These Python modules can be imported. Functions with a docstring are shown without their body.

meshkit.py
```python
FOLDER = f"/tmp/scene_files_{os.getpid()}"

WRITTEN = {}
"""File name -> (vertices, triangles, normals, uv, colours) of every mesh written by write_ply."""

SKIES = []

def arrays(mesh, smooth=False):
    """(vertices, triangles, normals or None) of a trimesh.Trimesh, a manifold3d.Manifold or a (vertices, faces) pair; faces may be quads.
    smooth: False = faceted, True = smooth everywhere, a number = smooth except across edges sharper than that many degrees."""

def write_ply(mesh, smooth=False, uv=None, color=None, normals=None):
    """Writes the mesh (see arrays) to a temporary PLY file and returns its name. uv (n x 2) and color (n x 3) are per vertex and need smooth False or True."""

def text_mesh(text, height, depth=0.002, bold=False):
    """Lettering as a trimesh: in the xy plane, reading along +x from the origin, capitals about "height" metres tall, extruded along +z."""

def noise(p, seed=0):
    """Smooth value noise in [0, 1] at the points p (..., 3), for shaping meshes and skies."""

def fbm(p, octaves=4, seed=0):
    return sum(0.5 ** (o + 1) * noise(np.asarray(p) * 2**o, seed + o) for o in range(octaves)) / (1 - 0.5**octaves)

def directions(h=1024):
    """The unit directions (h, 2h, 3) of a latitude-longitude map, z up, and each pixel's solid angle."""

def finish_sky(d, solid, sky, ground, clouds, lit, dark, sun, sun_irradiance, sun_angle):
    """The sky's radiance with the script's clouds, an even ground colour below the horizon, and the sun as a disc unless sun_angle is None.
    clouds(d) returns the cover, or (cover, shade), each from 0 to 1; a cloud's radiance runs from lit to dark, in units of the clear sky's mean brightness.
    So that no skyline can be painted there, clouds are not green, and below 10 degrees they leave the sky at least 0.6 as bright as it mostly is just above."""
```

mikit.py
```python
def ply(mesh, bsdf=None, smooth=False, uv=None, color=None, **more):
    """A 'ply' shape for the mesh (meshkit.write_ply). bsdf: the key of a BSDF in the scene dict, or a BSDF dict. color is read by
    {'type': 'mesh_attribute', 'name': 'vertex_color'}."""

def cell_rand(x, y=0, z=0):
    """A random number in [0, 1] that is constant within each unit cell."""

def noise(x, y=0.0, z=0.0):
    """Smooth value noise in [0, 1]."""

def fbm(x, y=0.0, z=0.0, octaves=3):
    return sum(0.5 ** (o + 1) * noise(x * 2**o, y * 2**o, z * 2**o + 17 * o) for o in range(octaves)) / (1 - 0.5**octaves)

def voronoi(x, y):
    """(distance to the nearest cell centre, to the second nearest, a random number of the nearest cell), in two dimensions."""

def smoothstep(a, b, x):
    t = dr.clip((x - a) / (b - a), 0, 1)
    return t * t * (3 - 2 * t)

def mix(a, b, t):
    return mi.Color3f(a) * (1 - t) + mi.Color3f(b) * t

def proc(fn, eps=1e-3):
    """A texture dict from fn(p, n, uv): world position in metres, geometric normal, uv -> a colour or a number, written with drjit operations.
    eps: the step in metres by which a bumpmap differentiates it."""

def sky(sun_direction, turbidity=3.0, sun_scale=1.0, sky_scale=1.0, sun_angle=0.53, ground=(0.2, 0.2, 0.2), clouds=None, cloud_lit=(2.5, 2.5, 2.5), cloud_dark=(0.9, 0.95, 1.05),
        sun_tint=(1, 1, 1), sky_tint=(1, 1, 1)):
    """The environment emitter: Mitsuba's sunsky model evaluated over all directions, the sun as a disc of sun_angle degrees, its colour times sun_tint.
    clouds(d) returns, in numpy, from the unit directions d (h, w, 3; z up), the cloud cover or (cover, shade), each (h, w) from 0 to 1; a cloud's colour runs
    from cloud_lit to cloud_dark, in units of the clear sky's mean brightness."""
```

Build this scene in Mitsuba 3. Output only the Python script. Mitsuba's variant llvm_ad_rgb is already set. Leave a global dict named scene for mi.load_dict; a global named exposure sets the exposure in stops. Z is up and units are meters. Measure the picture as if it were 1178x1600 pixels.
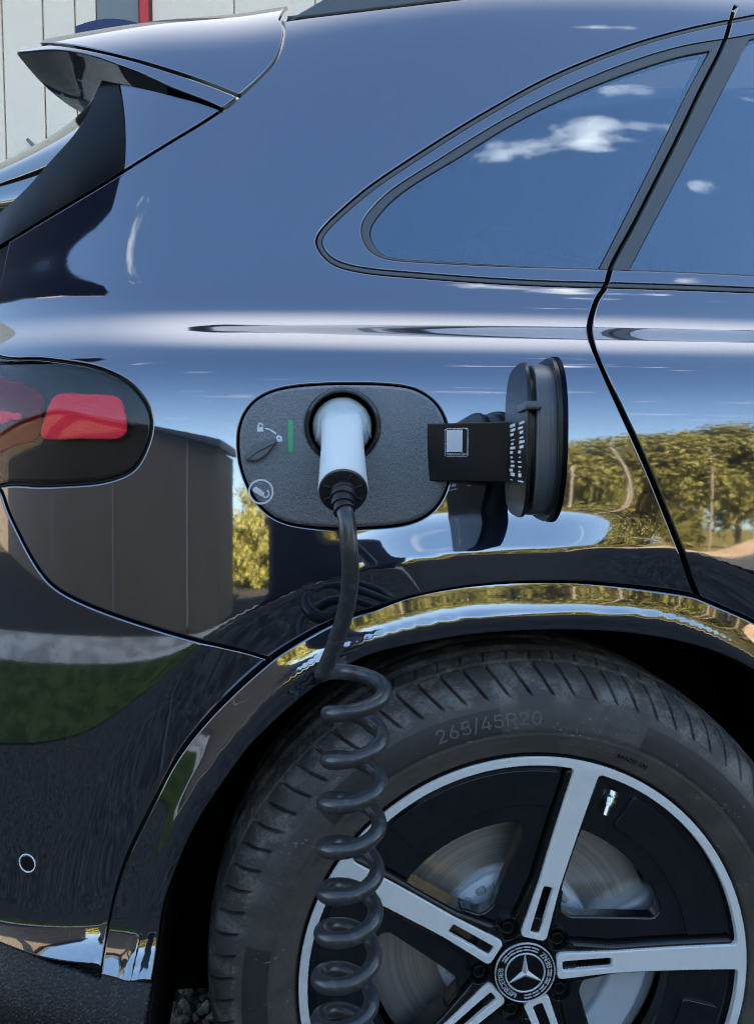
"""A dark blue car being charged: its rear quarter, rear wheel and charging port, seen from about one metre away on a gravel lot."""
import math
import random

import drjit as dr
import manifold3d as m3
import mitsuba as mi
import numpy as np
import shapely
import shapely.affinity as aff
import trimesh
from scipy.interpolate import CubicSpline, PchipInterpolator
from scipy.spatial import Delaunay
from shapely.geometry import LineString, MultiPolygon, Point, Polygon, box

import meshkit
import mikit

T = mi.ScalarTransform4f
random.seed(7)
rng = np.random.default_rng(7)
scene, labels = {}, {}

# ---------------------------------------------------------------- camera, sky, exposure
EYE = np.array([0.0, -0.842, 0.989])
PITCH, YAW = math.radians(3.85), math.radians(4.48)
LOOK = np.array([math.sin(YAW) * math.cos(PITCH), math.cos(YAW) * math.cos(PITCH), -math.sin(PITCH)])
scene["camera"] = {"type": "perspective", "fov": 53.06, "fov_axis": "x", "near_clip": 0.02, "far_clip": 2000.0,
                   "to_world": T().look_at(origin=EYE.tolist(), target=(EYE + LOOK).tolist(), up=[0, 0, 1])}


def cirrus(d):
    """Thin high clouds: a few torn wisps over a clear sky."""
    up = np.maximum(d[..., 2:3], 0.06)
    q = d / up                                                          # the cloud layer as a plane overhead
    p = np.stack([q[..., 0] * 1.1 + 3.1, q[..., 1] * 2.6 + 1.7, 0 * q[..., 0]], -1)
    n = meshkit.fbm(p * 2.2, 5, 3) + 0.30 * (meshkit.fbm(p * 0.55, 3, 11) - 0.5)
    wisps = np.clip((n - 0.70) / 0.22, 0, 1)
    # the torn cloud that stands high over the lot
    g = np.stack([q[..., 0], q[..., 1], 0 * q[..., 0]], -1)
    t = meshkit.fbm(g * np.array([19.0, 52.0, 1.0]), 6, 5)
    lump = 0
    for cx, cy, rx, ry, k in CLOUDS:
        lump = np.maximum(lump, k * (1.25 - ((g[..., 0] - cx) / rx) ** 2 - ((g[..., 1] - cy) / ry) ** 2))
    patch = np.clip((lump - 0.25 + 4.2 * (t - 0.5)) / 2.0, 0, 1) * (lump > 0)
    toward = np.clip((d @ (SUN / np.linalg.norm(SUN)) - 0.56) / 0.40, 0, 1)           # a thin milky veil added on the sun's side to brighten the shoulder
    veil = 0.66 * toward * toward * (3 - 2 * toward) * (0.75 + 0.5 * meshkit.fbm(p * np.array([0.5, 0.25, 1.0]), 3, 21))
    fade = np.clip(d[..., 2] / 0.12, 0, 1)
    return np.maximum.reduce([wisps * 0.35 * fade, patch * (d[..., 2] > 0.3), np.clip(veil, 0, 1)]), 0 * fade


CLOUDS = [(0.365, -0.367, 0.085, 0.030, 1.25), (0.270, -0.388, 0.10, 0.020, 0.95), (0.465, -0.353, 0.075, 0.012, 1.0), (0.43, -0.290, 0.075, 0.016, 0.75), (0.60, -0.44, 0.035, 0.010, 0.8), (0.60, -0.268, 0.06, 0.014, 0.7),
          (-0.44, -0.31, 0.06, 0.035, 0.5), (0.34, -1.325, 0.14, 0.012, 0.7), (0.30, -1.15, 0.20, 0.010, 0.35), (0.60, -1.285, 0.12, 0.012, 0.6), (0.95, -1.70, 0.16, 0.018, 0.7), (0.35, -0.11, 0.08, 0.008, 0.4)]   # centre and size on the cloud layer, strength
SUN = np.array([0.15, 0.80, 0.58])
scene["sky"] = mikit.sky(SUN.tolist(), turbidity=3, sky_tint=(1.10, 1.02, 0.92), clouds=cirrus, cloud_lit=(2.6, 2.55, 2.5))
exposure = 3.8

# ---------------------------------------------------------------- materials


def rgb(c):
    return {"type": "rgb", "value": list(c)} if not isinstance(c, (int, float)) else {"type": "rgb", "value": [c, c, c]}


def bsdf(name, d, two=True):
    scene[name] = {"type": "twosided", "inner": d} if two else d
    return name


def pbr(name, color, rough, metal=0.0, spec=0.5, bump=None, scale=1.0, **more):
    d = {"type": "principled", "base_color": color if isinstance(color, dict) else rgb(color), "roughness": rough, "metallic": metal, "specular": spec, **more}
    if bump is not None:
        d = {"type": "bumpmap", "arbitrary": mikit.proc(bump, 4e-4), "bsdf": d, "scale": scale}
    return bsdf(name, d)


# car paint: dark blue flakes under a clear mirror-like coat with a faint orange peel
peel = mikit.proc(lambda p, n, uv: mikit.noise(p.x * 420, p.y * 420, p.z * 420) + 2.0 * mikit.noise(p.x * 150, p.y * 150, p.z * 150), 6e-4)
coat = {"type": "principled", "base_color": rgb((0.37, 0.385, 0.42)), "roughness": 0.03, "metallic": 1.0}
flake = {"type": "principled", "base_color": rgb((0.035, 0.05, 0.10)), "roughness": 0.38, "metallic": 1.0}
bsdf("paint", {"type": "blendbsdf", "weight": 0.8, "a": flake, "b": {"type": "bumpmap", "arbitrary": peel, "bsdf": coat, "scale": 1.3e-6}})
pbr("gloss_black", 0.010, 0.03, spec=0.6)
pbr("lacquer_black", (0.012, 0.013, 0.016), 0.06, spec=0.9)
pbr("satin_black", 0.012, 0.30, spec=0.4)
pbr("matt_black", 0.010, 0.85, spec=0.2)
pbr("seal_rubber", (0.12, 0.125, 0.135), 0.5, spec=0.4)
pbr("well_felt", 0.006, 0.95, spec=0.05)
pbr("port_plastic", mikit.proc(lambda p, n, uv: mikit.mix((0.13, 0.135, 0.15), (0.30, 0.31, 0.33), mikit.smoothstep(0.35, 0.75, mikit.noise(p.x * 1300, p.y * 1300, p.z * 1300)))), 0.42, spec=0.5,
    bump=lambda p, n, uv: mikit.noise(p.x * 1100, p.y * 1100, p.z * 1100), scale=1.6e-4)
pbr("grey_plastic", (0.11, 0.115, 0.13), 0.36, spec=0.7)
pbr("white_print", 0.88, 0.5)
pbr("green_plastic", (0.10, 0.46, 0.20), 0.35)
pbr("plug_white", (0.66, 0.71, 0.71), 0.5, spec=0.4)
pbr("plug_black", 0.020, 0.42)
pbr("cord_black", mikit.proc(lambda p, n, uv: mikit.mix((0.045, 0.046, 0.048), (0.075, 0.076, 0.080), mikit.smoothstep(0.55, 0.8, mikit.fbm(p.x * 160, p.y * 160, p.z * 160)))), 0.25, spec=0.8)
pbr("machined", (0.97, 0.95, 0.92), 0.30, metal=0.1, spec=0.9)
pbr("emblem_silver", (0.80, 0.81, 0.82), 0.25, metal=0.4)
pbr("chrome", (0.80, 0.81, 0.83), 0.08, metal=1.0)
pbr("cast_alloy", (0.66, 0.72, 0.78), 0.45, metal=0.25)
pbr("caliper_grey", (0.40, 0.42, 0.44), 0.45, metal=0.2)
pbr("disc_steel", mikit.proc(lambda p, n, uv: mikit.mix((0.86, 0.79, 0.70), (0.58, 0.53, 0.48), mikit.noise(dr.sqrt(dr.square(p.x - WX) + dr.square(p.z - WZ)) * 900, 1.0, 0.0))), 0.30, metal=0.75,
    bump=lambda p, n, uv: mikit.noise(dr.sqrt(dr.square(p.x - WX) + dr.square(p.z - WZ)) * 1500, 3.0, 0.0), scale=4e-5)


def tyre_color(p, n, uv):
    r = dr.sqrt(dr.square(p.x - WX) + dr.square(p.z - WZ))
    dust = mikit.fbm(p.x * 42, p.y * 42, p.z * 42, 4) * 0.8 + 0.2 * mikit.noise(p.x * 380, p.y * 380, p.z * 380)
    worn = mikit.smoothstep(0.40, 0.72, dust) * (0.22 + 0.78 * mikit.smoothstep(0.334, 0.349, r))
    c = mikit.mix((0.082, 0.072, 0.064), (0.205, 0.182, 0.162), worn)
    brown = mikit.smoothstep(0.305, 0.299, r) * mikit.smoothstep(0.3, 0.7, mikit.fbm(p.x * 30, p.y * 30, p.z * 30))
    c = mikit.mix(c, (0.115, 0.097, 0.082), brown * 0.8)
    a = dr.atan2(p.z - WZ, p.x - WX) * (5 / (2 * math.pi)) + 0.08
    a = a - dr.floor(a)
    band = mikit.smoothstep(0.306, 0.3075, r) * mikit.smoothstep(0.337, 0.3355, r) * mikit.smoothstep(0.42, 0.43, a)       # polished band that carries the lettering
    c = mikit.mix(c, (0.036, 0.033, 0.031), band * 0.85)
    grit = mikit.smoothstep(0.80, 0.86, mikit.noise(p.x * 260, p.y * 260, p.z * 260)) * mikit.smoothstep(0.52, 0.70, mikit.fbm(p.x * 38 + 9, p.y * 38, p.z * 38))
    return mikit.mix(c, (0.34, 0.31, 0.28), grit * 0.45)


def tyre_relief(p, n, uv):
    x, z = p.x - WX, p.z - WZ
    r, a = dr.sqrt(dr.square(x) + dr.square(z)), dr.atan2(z, x)
    k = a * (5 / (2 * math.pi)) + 0.08
    k = k - dr.floor(k)
    patch = mikit.smoothstep(0.0, 0.012, k) * mikit.smoothstep(0.40, 0.385, k) * mikit.smoothstep(0.310, 0.312, r) * mikit.smoothstep(0.355, 0.349, r)
    lines = 0.5 + 0.5 * dr.sin((a * 0.33 + 2.0 * (r - 0.32)) * 1700)
    return patch * lines * 0.6 + 0.35 * mikit.noise(p.x * 800, p.y * 800, p.z * 800) + 0.5 * mikit.smoothstep(0.3365, 0.3355, r) * mikit.smoothstep(0.3070, 0.3080, r)


pbr("tyre_rubber", mikit.proc(tyre_color), 0.52, spec=0.5, bump=tyre_relief, scale=6e-4)
pbr("tyre_letter", (0.15, 0.14, 0.13), 0.6)
scene["window_glass"] = {"type": "thindielectric", "int_ior": 2.6, "ext_ior": 1.0, "specular_reflectance": rgb((0.70, 0.84, 1.0)), "specular_transmittance": rgb((0.10, 0.105, 0.11))}
scene["lamp_glass"] = {"type": "thindielectric", "int_ior": 1.38, "ext_ior": 1.0, "specular_transmittance": rgb((1.0, 0.98, 0.98))}
pbr("lamp_red", mikit.proc(lambda p, n, uv: mikit.mix((0.93, 0.006, 0.020), (0.98, 0.05, 0.09), mikit.smoothstep(0.2, 0.5, mikit.voronoi(p.x * 420, p.z * 420)[0]))), 0.55, spec=0.05,
    bump=lambda p, n, uv: mikit.voronoi(p.x * 420, p.z * 420)[0], scale=1e-4)
pbr("lamp_dark_red", (0.15, 0.003, 0.010), 0.6, spec=0.05)
pbr("lamp_smoke", (0.005, 0.005, 0.006), 0.4, spec=0.2)
pbr("cabin_cloth", (0.035, 0.036, 0.040), 0.8)

# ---------------------------------------------------------------- the body as a surface
WX, WZ = 0.246, 0.373                     # wheel centre (x along the car, z up); y = 0 is the face of the rim, the car lies at y > 0
def smooth01(a, b, x):
    t = np.clip((x - a) / (b - a), 0, 1)
    return t * t * (3 - 2 * t)
# the side of the body in section: how far each height leans back (degrees)
TILT = np.array([[0.05, 0], [0.20, 0], [0.30, 4], [0.37, 10], [0.40, 28], [0.425, 34], [0.445, 32], [0.464, 18], [0.485, 6], [0.52, 3.5], [0.56, 3], [0.68, 3.2], [0.74, 3.0], [0.80, 2.5], [0.95, 3.0], [1.01, 5], [1.05, 11], [1.085, 24], [1.11, 40], [1.130, 53], [1.142, 56], [1.154, 53],
                 [1.178, 39], [1.21, 31], [1.26, 29], [1.40, 31], [1.52, 36], [1.57, 44], [1.61, 58], [1.635, 74], [1.65, 83], [1.72, 86], [2.6, 86]])
def leaned(tilt):
    zs = np.linspace(0.05, 2.6, 2551)
    t = np.tan(np.radians(PchipInterpolator(tilt[:, 0], tilt[:, 1])(zs)))
    ys = np.concatenate([[0], np.cumsum((t[1:] + t[:-1]) / 2 * np.diff(zs))])
    return CubicSpline(zs, ys - np.interp(0.90, zs, ys) - 0.020)
SECTION = leaned(TILT)
# towards the rear the shoulder grows softer
SECTION_REAR = leaned(np.where((TILT[:, :1] > 1.10) & (TILT[:, :1] < 1.19) & np.array([[False, True]]), TILT - (TILT[:, 1:] - 40) * 0.40, TILT))
# the roof falls towards the rear: the upper half of the section is drawn out towards the front
RISE = PchipInterpolator([-0.80, -0.42, -0.293, -0.08, 0.11, 0.30, 0.60, 1.2], [-0.02, 0.085, 0.125, 0.192, 0.262, 0.305, 0.33, 0.34])
def height(x, z):
    s = np.maximum(z - 1.15, 0)
    return z - RISE(x) * s * s / (s + 0.15)
# the plan of the rear corner: how far the side turns to face the rear (degrees)
PLAN = np.array([[-1.0, 62], [-0.62, 58], [-0.50, 47], [-0.40, 32], [-0.30, 19], [-0.20, 9], [-0.08, 2.5], [0.05, 0], [0.30, -0.8], [0.60, -2.5], [0.9, -4]])
_xs = np.linspace(-1.0, 0.9, 1901)
_p = -np.tan(np.radians(PchipInterpolator(PLAN[:, 0], PLAN[:, 1])(_xs)))
_px = np.concatenate([[0], np.cumsum((_p[1:] + _p[:-1]) / 2 * np.diff(_xs))])
_px -= np.interp(0.10, _xs, _px)
CORNER = CubicSpline(_xs, _px)
# the wheel arch is a little wider than it is high
_OVAL = PchipInterpolator([-40, 20, 52, 68, 80, 90, 102, 112, 122, 129, 140, 157, 170, 180, 230], [.05, .05, .053, .043, .013, 0, .012, .031, .050, .056, .042, .034, .036, .048, .06])
def polar(x, z):
    a = np.degrees(np.arctan2(z - WZ, x - WX)); a = np.where(a < -90, a + 360, a)
    return np.hypot(x - WX, z - WZ) / (1 + _OVAL(a)), a
def softplus(d, s):
    return 0.5 * (d + np.sqrt(d * d + s * s))
def flare(x, z):
    """The wheel arch in the bodywork: a swelling, then a hollow fillet towards the cladding."""
    r, a = polar(x, z)
    rc = 0.5185 + 0.020 * smooth01(112, 150, a)
    soft = 0.0022 + 0.030 * smooth01(128, 165, a)
    hollow = 0.36 * np.minimum(softplus(rc - r, soft), 0.06)
    swell = 0.27 * softplus(rc + 0.038 - r, 0.010) * smooth01(72, 90, a) * (1 - smooth01(104, 118, a))
    return hollow - np.minimum(swell, 0.03)
_CLAD = PchipInterpolator([.380, .4120, .416, .430, .4415, .4432, .4475, .4515, .458, .466, .4745, .50, .53], [.0330, .0150, .0120, .0075, .0042, .0042, .0053, .0064, .0074, .0083, .0092, .0120, .0120])
def cladding(x, z):
    return _CLAD(np.clip(polar(x, z)[0], .38, .53))
def side(x, z, wrap=1.0):
    """Depth of the painted side without the arch."""
    h, w = height(x, z), smooth01(-0.10, -0.27, x)
    return (1 - w) * SECTION(h) + w * SECTION_REAR(h) + wrap * CORNER(np.clip(x, -1.0, 0.9))
def body(x, z):
    return side(x, z) + flare(x, z)
def arch(x, z):
    return side(x, z) + cladding(x, z)
def roofside(x, z):
    return side(x, z, 0.25)
# outlines of panels and openings on that surface, (x, z) in metres
CURVES = {
    'hatch_seam': [(-0.5234,1.2775),(-0.4351,1.2862),(-0.373,1.31),(-0.3184,1.3378),(-0.2588,1.3748),(-0.1936,1.4245),(-0.1607,1.4505),(-0.1306,1.4773)],
    'spoiler_seam': [(-0.13,1.475),(-0.1074,1.5018),(-0.0781,1.5373),(-0.0554,1.5768),(-0.047,1.6236),(-0.0485,1.6449),(-0.0547,1.6588)],
    'spoiler_gap': [(-0.4192,1.6235),(-0.3905,1.6163),(-0.2985,1.5807),(-0.2159,1.5488),(-0.1605,1.5269),(-0.1074,1.5018)],
    'spoiler_lip_top': [(-0.439,1.6098),(-0.4028,1.6131),(-0.3885,1.6102),(-0.2978,1.5765),(-0.2154,1.5438),(-0.1602,1.5221),(-0.1108,1.4983)],
    'spoiler_lip_low': [(-0.449,1.6028),(-0.4108,1.6002),(-0.3848,1.5975),(-0.3267,1.5787),(-0.2755,1.5527),(-0.2337,1.5309),(-0.2064,1.515),(-0.1718,1.4992),(-0.1302,1.4784)],
    'hatch_glass_edge': [(-0.3144,1.5519),(-0.3197,1.5286),(-0.3298,1.4845),(-0.3464,1.4486),(-0.376,1.4128),(-0.4068,1.3777),(-0.4521,1.3493),(-0.5493,1.3316)],
    'hatch_top': [(-0.3144,1.5519),(-0.2834,1.537),(-0.2193,1.5119),(-0.1726,1.4955),(-0.1324,1.4784)],
    'reflection_edge': [(-0.2924,1.5692),(-0.2808,1.5265),(-0.2708,1.4886),(-0.2629,1.4477),(-0.2577,1.4038),(-0.2572,1.3523)],
    'quarter_top': [(-0.0439,1.6528),(0.0071,1.6604),(0.065,1.6677),(0.192,1.6888),(0.3023,1.7096),(0.5182,1.7608)],
    'window_outer': [(0.8923,1.7679),(0.6866,1.6902),(0.6324,1.6725),(0.5642,1.6494),(0.4678,1.6109),(0.3739,1.5648),(0.3128,1.5297),(0.2541,1.4906),(0.1975,1.4511),(0.1154,1.3897),(0.0633,1.3476),(0.0272,1.312),(0.0079,1.2899),(-0.0004,1.2711),(0.0052,1.2538),(0.0212,1.2377),(0.0597,1.2267),(0.1073,1.2223),(0.2042,1.2163),(0.3019,1.2131),(0.367,1.2128),(0.4791,1.2121),(0.5729,1.211),(0.7122,1.2096)],
    'window_inner': [(0.8611,1.7078),(0.6748,1.6498),(0.6294,1.6368),(0.557,1.6171),(0.4621,1.5791),(0.3694,1.5323),(0.309,1.4972),(0.2512,1.4603),(0.1952,1.4206),(0.141,1.3813),(0.0981,1.3485),(0.0726,1.3217),(0.0594,1.2995),(0.058,1.2798),(0.0657,1.2605),(0.0841,1.2481),(0.133,1.2428),(0.2307,1.2397),(0.367,1.2386),(0.4846,1.2373),(0.5793,1.2355),(0.7204,1.2346)],
    'window_glass': [(0.8548,1.6924),(0.6723,1.6405),(0.5931,1.6099),(0.553,1.5983),(0.4589,1.5601),(0.3671,1.5153),(0.3072,1.4818),(0.2497,1.4443),(0.1939,1.4042),(0.1402,1.3673),(0.1027,1.3369),(0.0824,1.3133),(0.0718,1.296),(0.0688,1.28),(0.0756,1.2635),(0.0891,1.2519),(0.1332,1.2465),(0.2309,1.2424),(0.3673,1.2404),(0.485,1.2391),(0.5798,1.2374),(0.721,1.2365)],
    'door_gap': [(0.6617,1.7067),(0.6421,1.6694),(0.6202,1.6246),(0.5725,1.5475),(0.5287,1.4742),(0.4895,1.4096),(0.4515,1.3482),(0.4165,1.2925),(0.3814,1.2371),(0.3716,1.2148),(0.3595,1.1998),(0.3455,1.1756),(0.3319,1.149),(0.3236,1.1226),(0.3268,1.0908),(0.3412,1.05),(0.3572,1.0139),(0.3734,0.9778),(0.3946,0.9278),(0.4085,0.895),(0.4266,0.8563),(0.4425,0.828)],
    'pillar_left': [(0.6407,1.6871),(0.5952,1.6101),(0.5487,1.5379),(0.4692,1.4055),(0.3672,1.2395),(0.3537,1.2198)],
    'pillar_right': [(0.7124,1.7091),(0.6641,1.6334),(0.6064,1.5464),(0.5196,1.41),(0.4084,1.2378),(0.3958,1.2163)],
    'bumper_seam': [(-0.4168,1.0494),(-0.3859,0.9894),(-0.359,0.9561),(-0.3506,0.9367),(-0.3391,0.9147),(-0.3254,0.8908),(-0.3012,0.8582),(-0.2775,0.8422),(-0.2442,0.8285),(-0.1893,0.8108),(-0.1426,0.7972),(-0.1059,0.7869),(-0.0554,0.7686)],
    'bumper_arch': [(-0.0547,0.7678),(-0.0891,0.7377),(-0.1242,0.702),(-0.1567,0.6603),(-0.1764,0.6241),(-0.1963,0.5846),(-0.2134,0.5485),(-0.2271,0.5087),(-0.2363,0.467),(-0.2394,0.4291)],
    'arch_top': [(-0.0554,0.7678),(-0.019,0.7914),(0.0117,0.8077),(0.0316,0.8156),(0.0619,0.8252),(0.0971,0.838),(0.1639,0.8504),(0.23,0.8544),(0.2986,0.8524),(0.3734,0.8429),(0.4305,0.8336),(0.4454,0.8281),(0.4881,0.81),(0.5095,0.7998),(0.559,0.7708),(0.6227,0.724)],
    'arch_lip': [(-0.1811,0.426),(-0.1782,0.4514),(-0.1721,0.4951),(-0.1619,0.5272),(-0.1489,0.5595),(-0.1296,0.5979),(-0.1041,0.6358),(-0.0758,0.6738),(-0.0469,0.7019),(-0.0128,0.7313),(0.044,0.7676),(0.0926,0.7815),(0.157,0.7916),(0.2339,0.7967),(0.3124,0.795),(0.3725,0.7884),(0.433,0.7754),(0.4732,0.7612),(0.5053,0.7447),(0.5538,0.713),(0.6017,0.6739)],
    'bumper_low': [(-0.4162,0.4406),(-0.3603,0.4415),(-0.3059,0.4362),(-0.2394,0.4286)],
    'clad_low': [(-0.2366,0.435),(-0.2067,0.4337),(-0.1811,0.426)],
    'valance_end': [(-0.1822,0.4198),(-0.1833,0.4049),(-0.1858,0.3864),(-0.1892,0.3587)],
    'tail_light': [(-0.4487,1.1197),(-0.3713,1.1117),(-0.325,1.1065),(-0.2826,1.1008),(-0.2479,1.0937),(-0.2218,1.0836),(-0.2037,1.0725),(-0.191,1.0589),(-0.1821,1.0421),(-0.1805,1.0233),(-0.1854,1.0046),(-0.1975,0.9831),(-0.2145,0.9727),(-0.239,0.9664),(-0.2767,0.9634),(-0.3164,0.9624),(-0.359,0.9612),(-0.4265,0.9608)],
    'red_reflector': [(-0.2931,1.061),(-0.2856,1.0644),(-0.2568,1.0632),(-0.2253,1.0613),(-0.2158,1.0563),(-0.2112,1.045),(-0.2088,1.0331),(-0.2094,1.0213),(-0.2172,1.0144),(-0.263,1.0139),(-0.305,1.0149),(-0.3082,1.022),(-0.3045,1.0354),(-0.2988,1.0518)],
    'red_lamp': [(-0.4129,1.0909),(-0.3638,1.0856),(-0.3456,1.0817),(-0.3304,1.0752),(-0.314,1.0666),(-0.3087,1.0592),(-0.3109,1.0391),(-0.3153,1.015),(-0.3324,1.0094),(-0.3587,1.0017),(-0.4053,0.9953)],
    'lamp_bar': [(-0.3868,1.0461),(-0.3595,1.046),(-0.3473,1.0442),(-0.3487,1.0355),(-0.3863,1.0357)],
    'lamp_bar_end': [(-0.3455,1.0427),(-0.3337,1.041),(-0.3352,1.0367),(-0.347,1.0369)],
    'port': [(-0.0857,1.0101),(-0.0843,1.0253),(-0.0788,1.0406),(-0.0692,1.0532),(-0.0541,1.0632),(-0.0319,1.0697),(0.0031,1.0735),(0.0453,1.0746),(0.0807,1.0734),(0.1055,1.0693),(0.123,1.06),(0.1355,1.0458),(0.143,1.026),(0.1463,1.0035),(0.1455,0.9788),(0.1418,0.9598),(0.1318,0.9408),(0.116,0.9276),(0.0947,0.92),(0.0651,0.9167),(0.0231,0.9155),(-0.0117,0.9178),(-0.0359,0.9228),(-0.0558,0.9339),(-0.0695,0.9506),(-0.079,0.97),(-0.0844,0.9907)],
    'sensor': [(-0.3303,0.5343)],
    'lever': [(-0.0782,0.9949),(-0.0671,1.008),(-0.0582,1.0101),(-0.0444,1.0136),(-0.0437,1.0088),(-0.0548,0.9949),(-0.0638,0.9894),(-0.0748,0.9887)],
    'lever_ridge': [(-0.0755,0.9935),(-0.0665,1.0011),(-0.0471,1.0108)],
    'indicator': [(-0.0305,1.0303),(-0.0277,1.0338),(-0.0249,1.0303),(-0.0251,1.0032),(-0.0278,0.9991),(-0.0306,1.0032)],
    'icon_lock_open_body': [(-0.065,1.0254),(-0.0585,1.0261),(-0.0585,1.0209),(-0.065,1.0209)],
    'icon_lock_open_shackle': [(-0.0636,1.0247),(-0.0636,1.0281),(-0.0623,1.0299),(-0.0602,1.0295),(-0.0592,1.0275)],
    'icon_arc': [(-0.0557,1.0243),(-0.0526,1.0237),(-0.0485,1.0216),(-0.045,1.0188)],
    'icon_lock_body': [(-0.0444,1.015),(-0.0423,1.0171),(-0.0388,1.0157),(-0.0382,1.0108),(-0.043,1.0101)],
    'icon_plug_ring': [(-0.0485,0.9561),(-0.0489,0.9594),(-0.0501,0.9625),(-0.0521,0.9652),(-0.0548,0.9672),(-0.0578,0.9685),(-0.0611,0.9689),(-0.0644,0.9685),(-0.0675,0.9672),(-0.0702,0.9652),(-0.0722,0.9626),(-0.0735,0.9595),(-0.074,0.9562),(-0.0735,0.9528),(-0.0723,0.9498),(-0.0703,0.9471),(-0.0677,0.9451),(-0.0646,0.9438),(-0.0613,0.9433),(-0.058,0.9438),(-0.0549,0.945),(-0.0522,0.9471),(-0.0502,0.9497),(-0.0489,0.9528)],
    'icon_plug_body': [(-0.0695,0.9596),(-0.0667,0.9613),(-0.0626,0.9589),(-0.0578,0.9551),(-0.0581,0.9527),(-0.0606,0.9513),(-0.064,0.9537),(-0.0695,0.9568)],
    'icon_plug_cord': [(-0.0592,0.952),(-0.0564,0.9499),(-0.0537,0.9513),(-0.0526,0.954),(-0.0543,0.9575)],
    'roof_rail': [(-0.0478,1.6972),(-0.0313,1.7078),(-0.0026,1.7249),(0.0284,1.7441),(0.3209,1.8187),(0.3217,1.7557),(0.2053,1.7373),(0.0696,1.7153),(0.0076,1.7056)],
}


def spline(points, closed=False, step=0.004):
    p = np.array(points, float)
    if closed:
        p = np.vstack([p, p[:1]])
    s = np.concatenate([[0], np.cumsum(np.sqrt(np.linalg.norm(np.diff(p, axis=0), axis=1)))])
    length = np.linalg.norm(np.diff(p, axis=0), axis=1).sum()
    return CubicSpline(s, p, bc_type="periodic" if closed else "not-a-knot")(np.linspace(0, s[-1], max(8, int(length / step)) + closed))[: -1 if closed else None]


def curve(name, step=0.004):
    return spline(CURVES[name], False, step)


def ring(name, step=0.003):
    return Polygon(spline(CURVES[name], True, step)).buffer(0)


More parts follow.
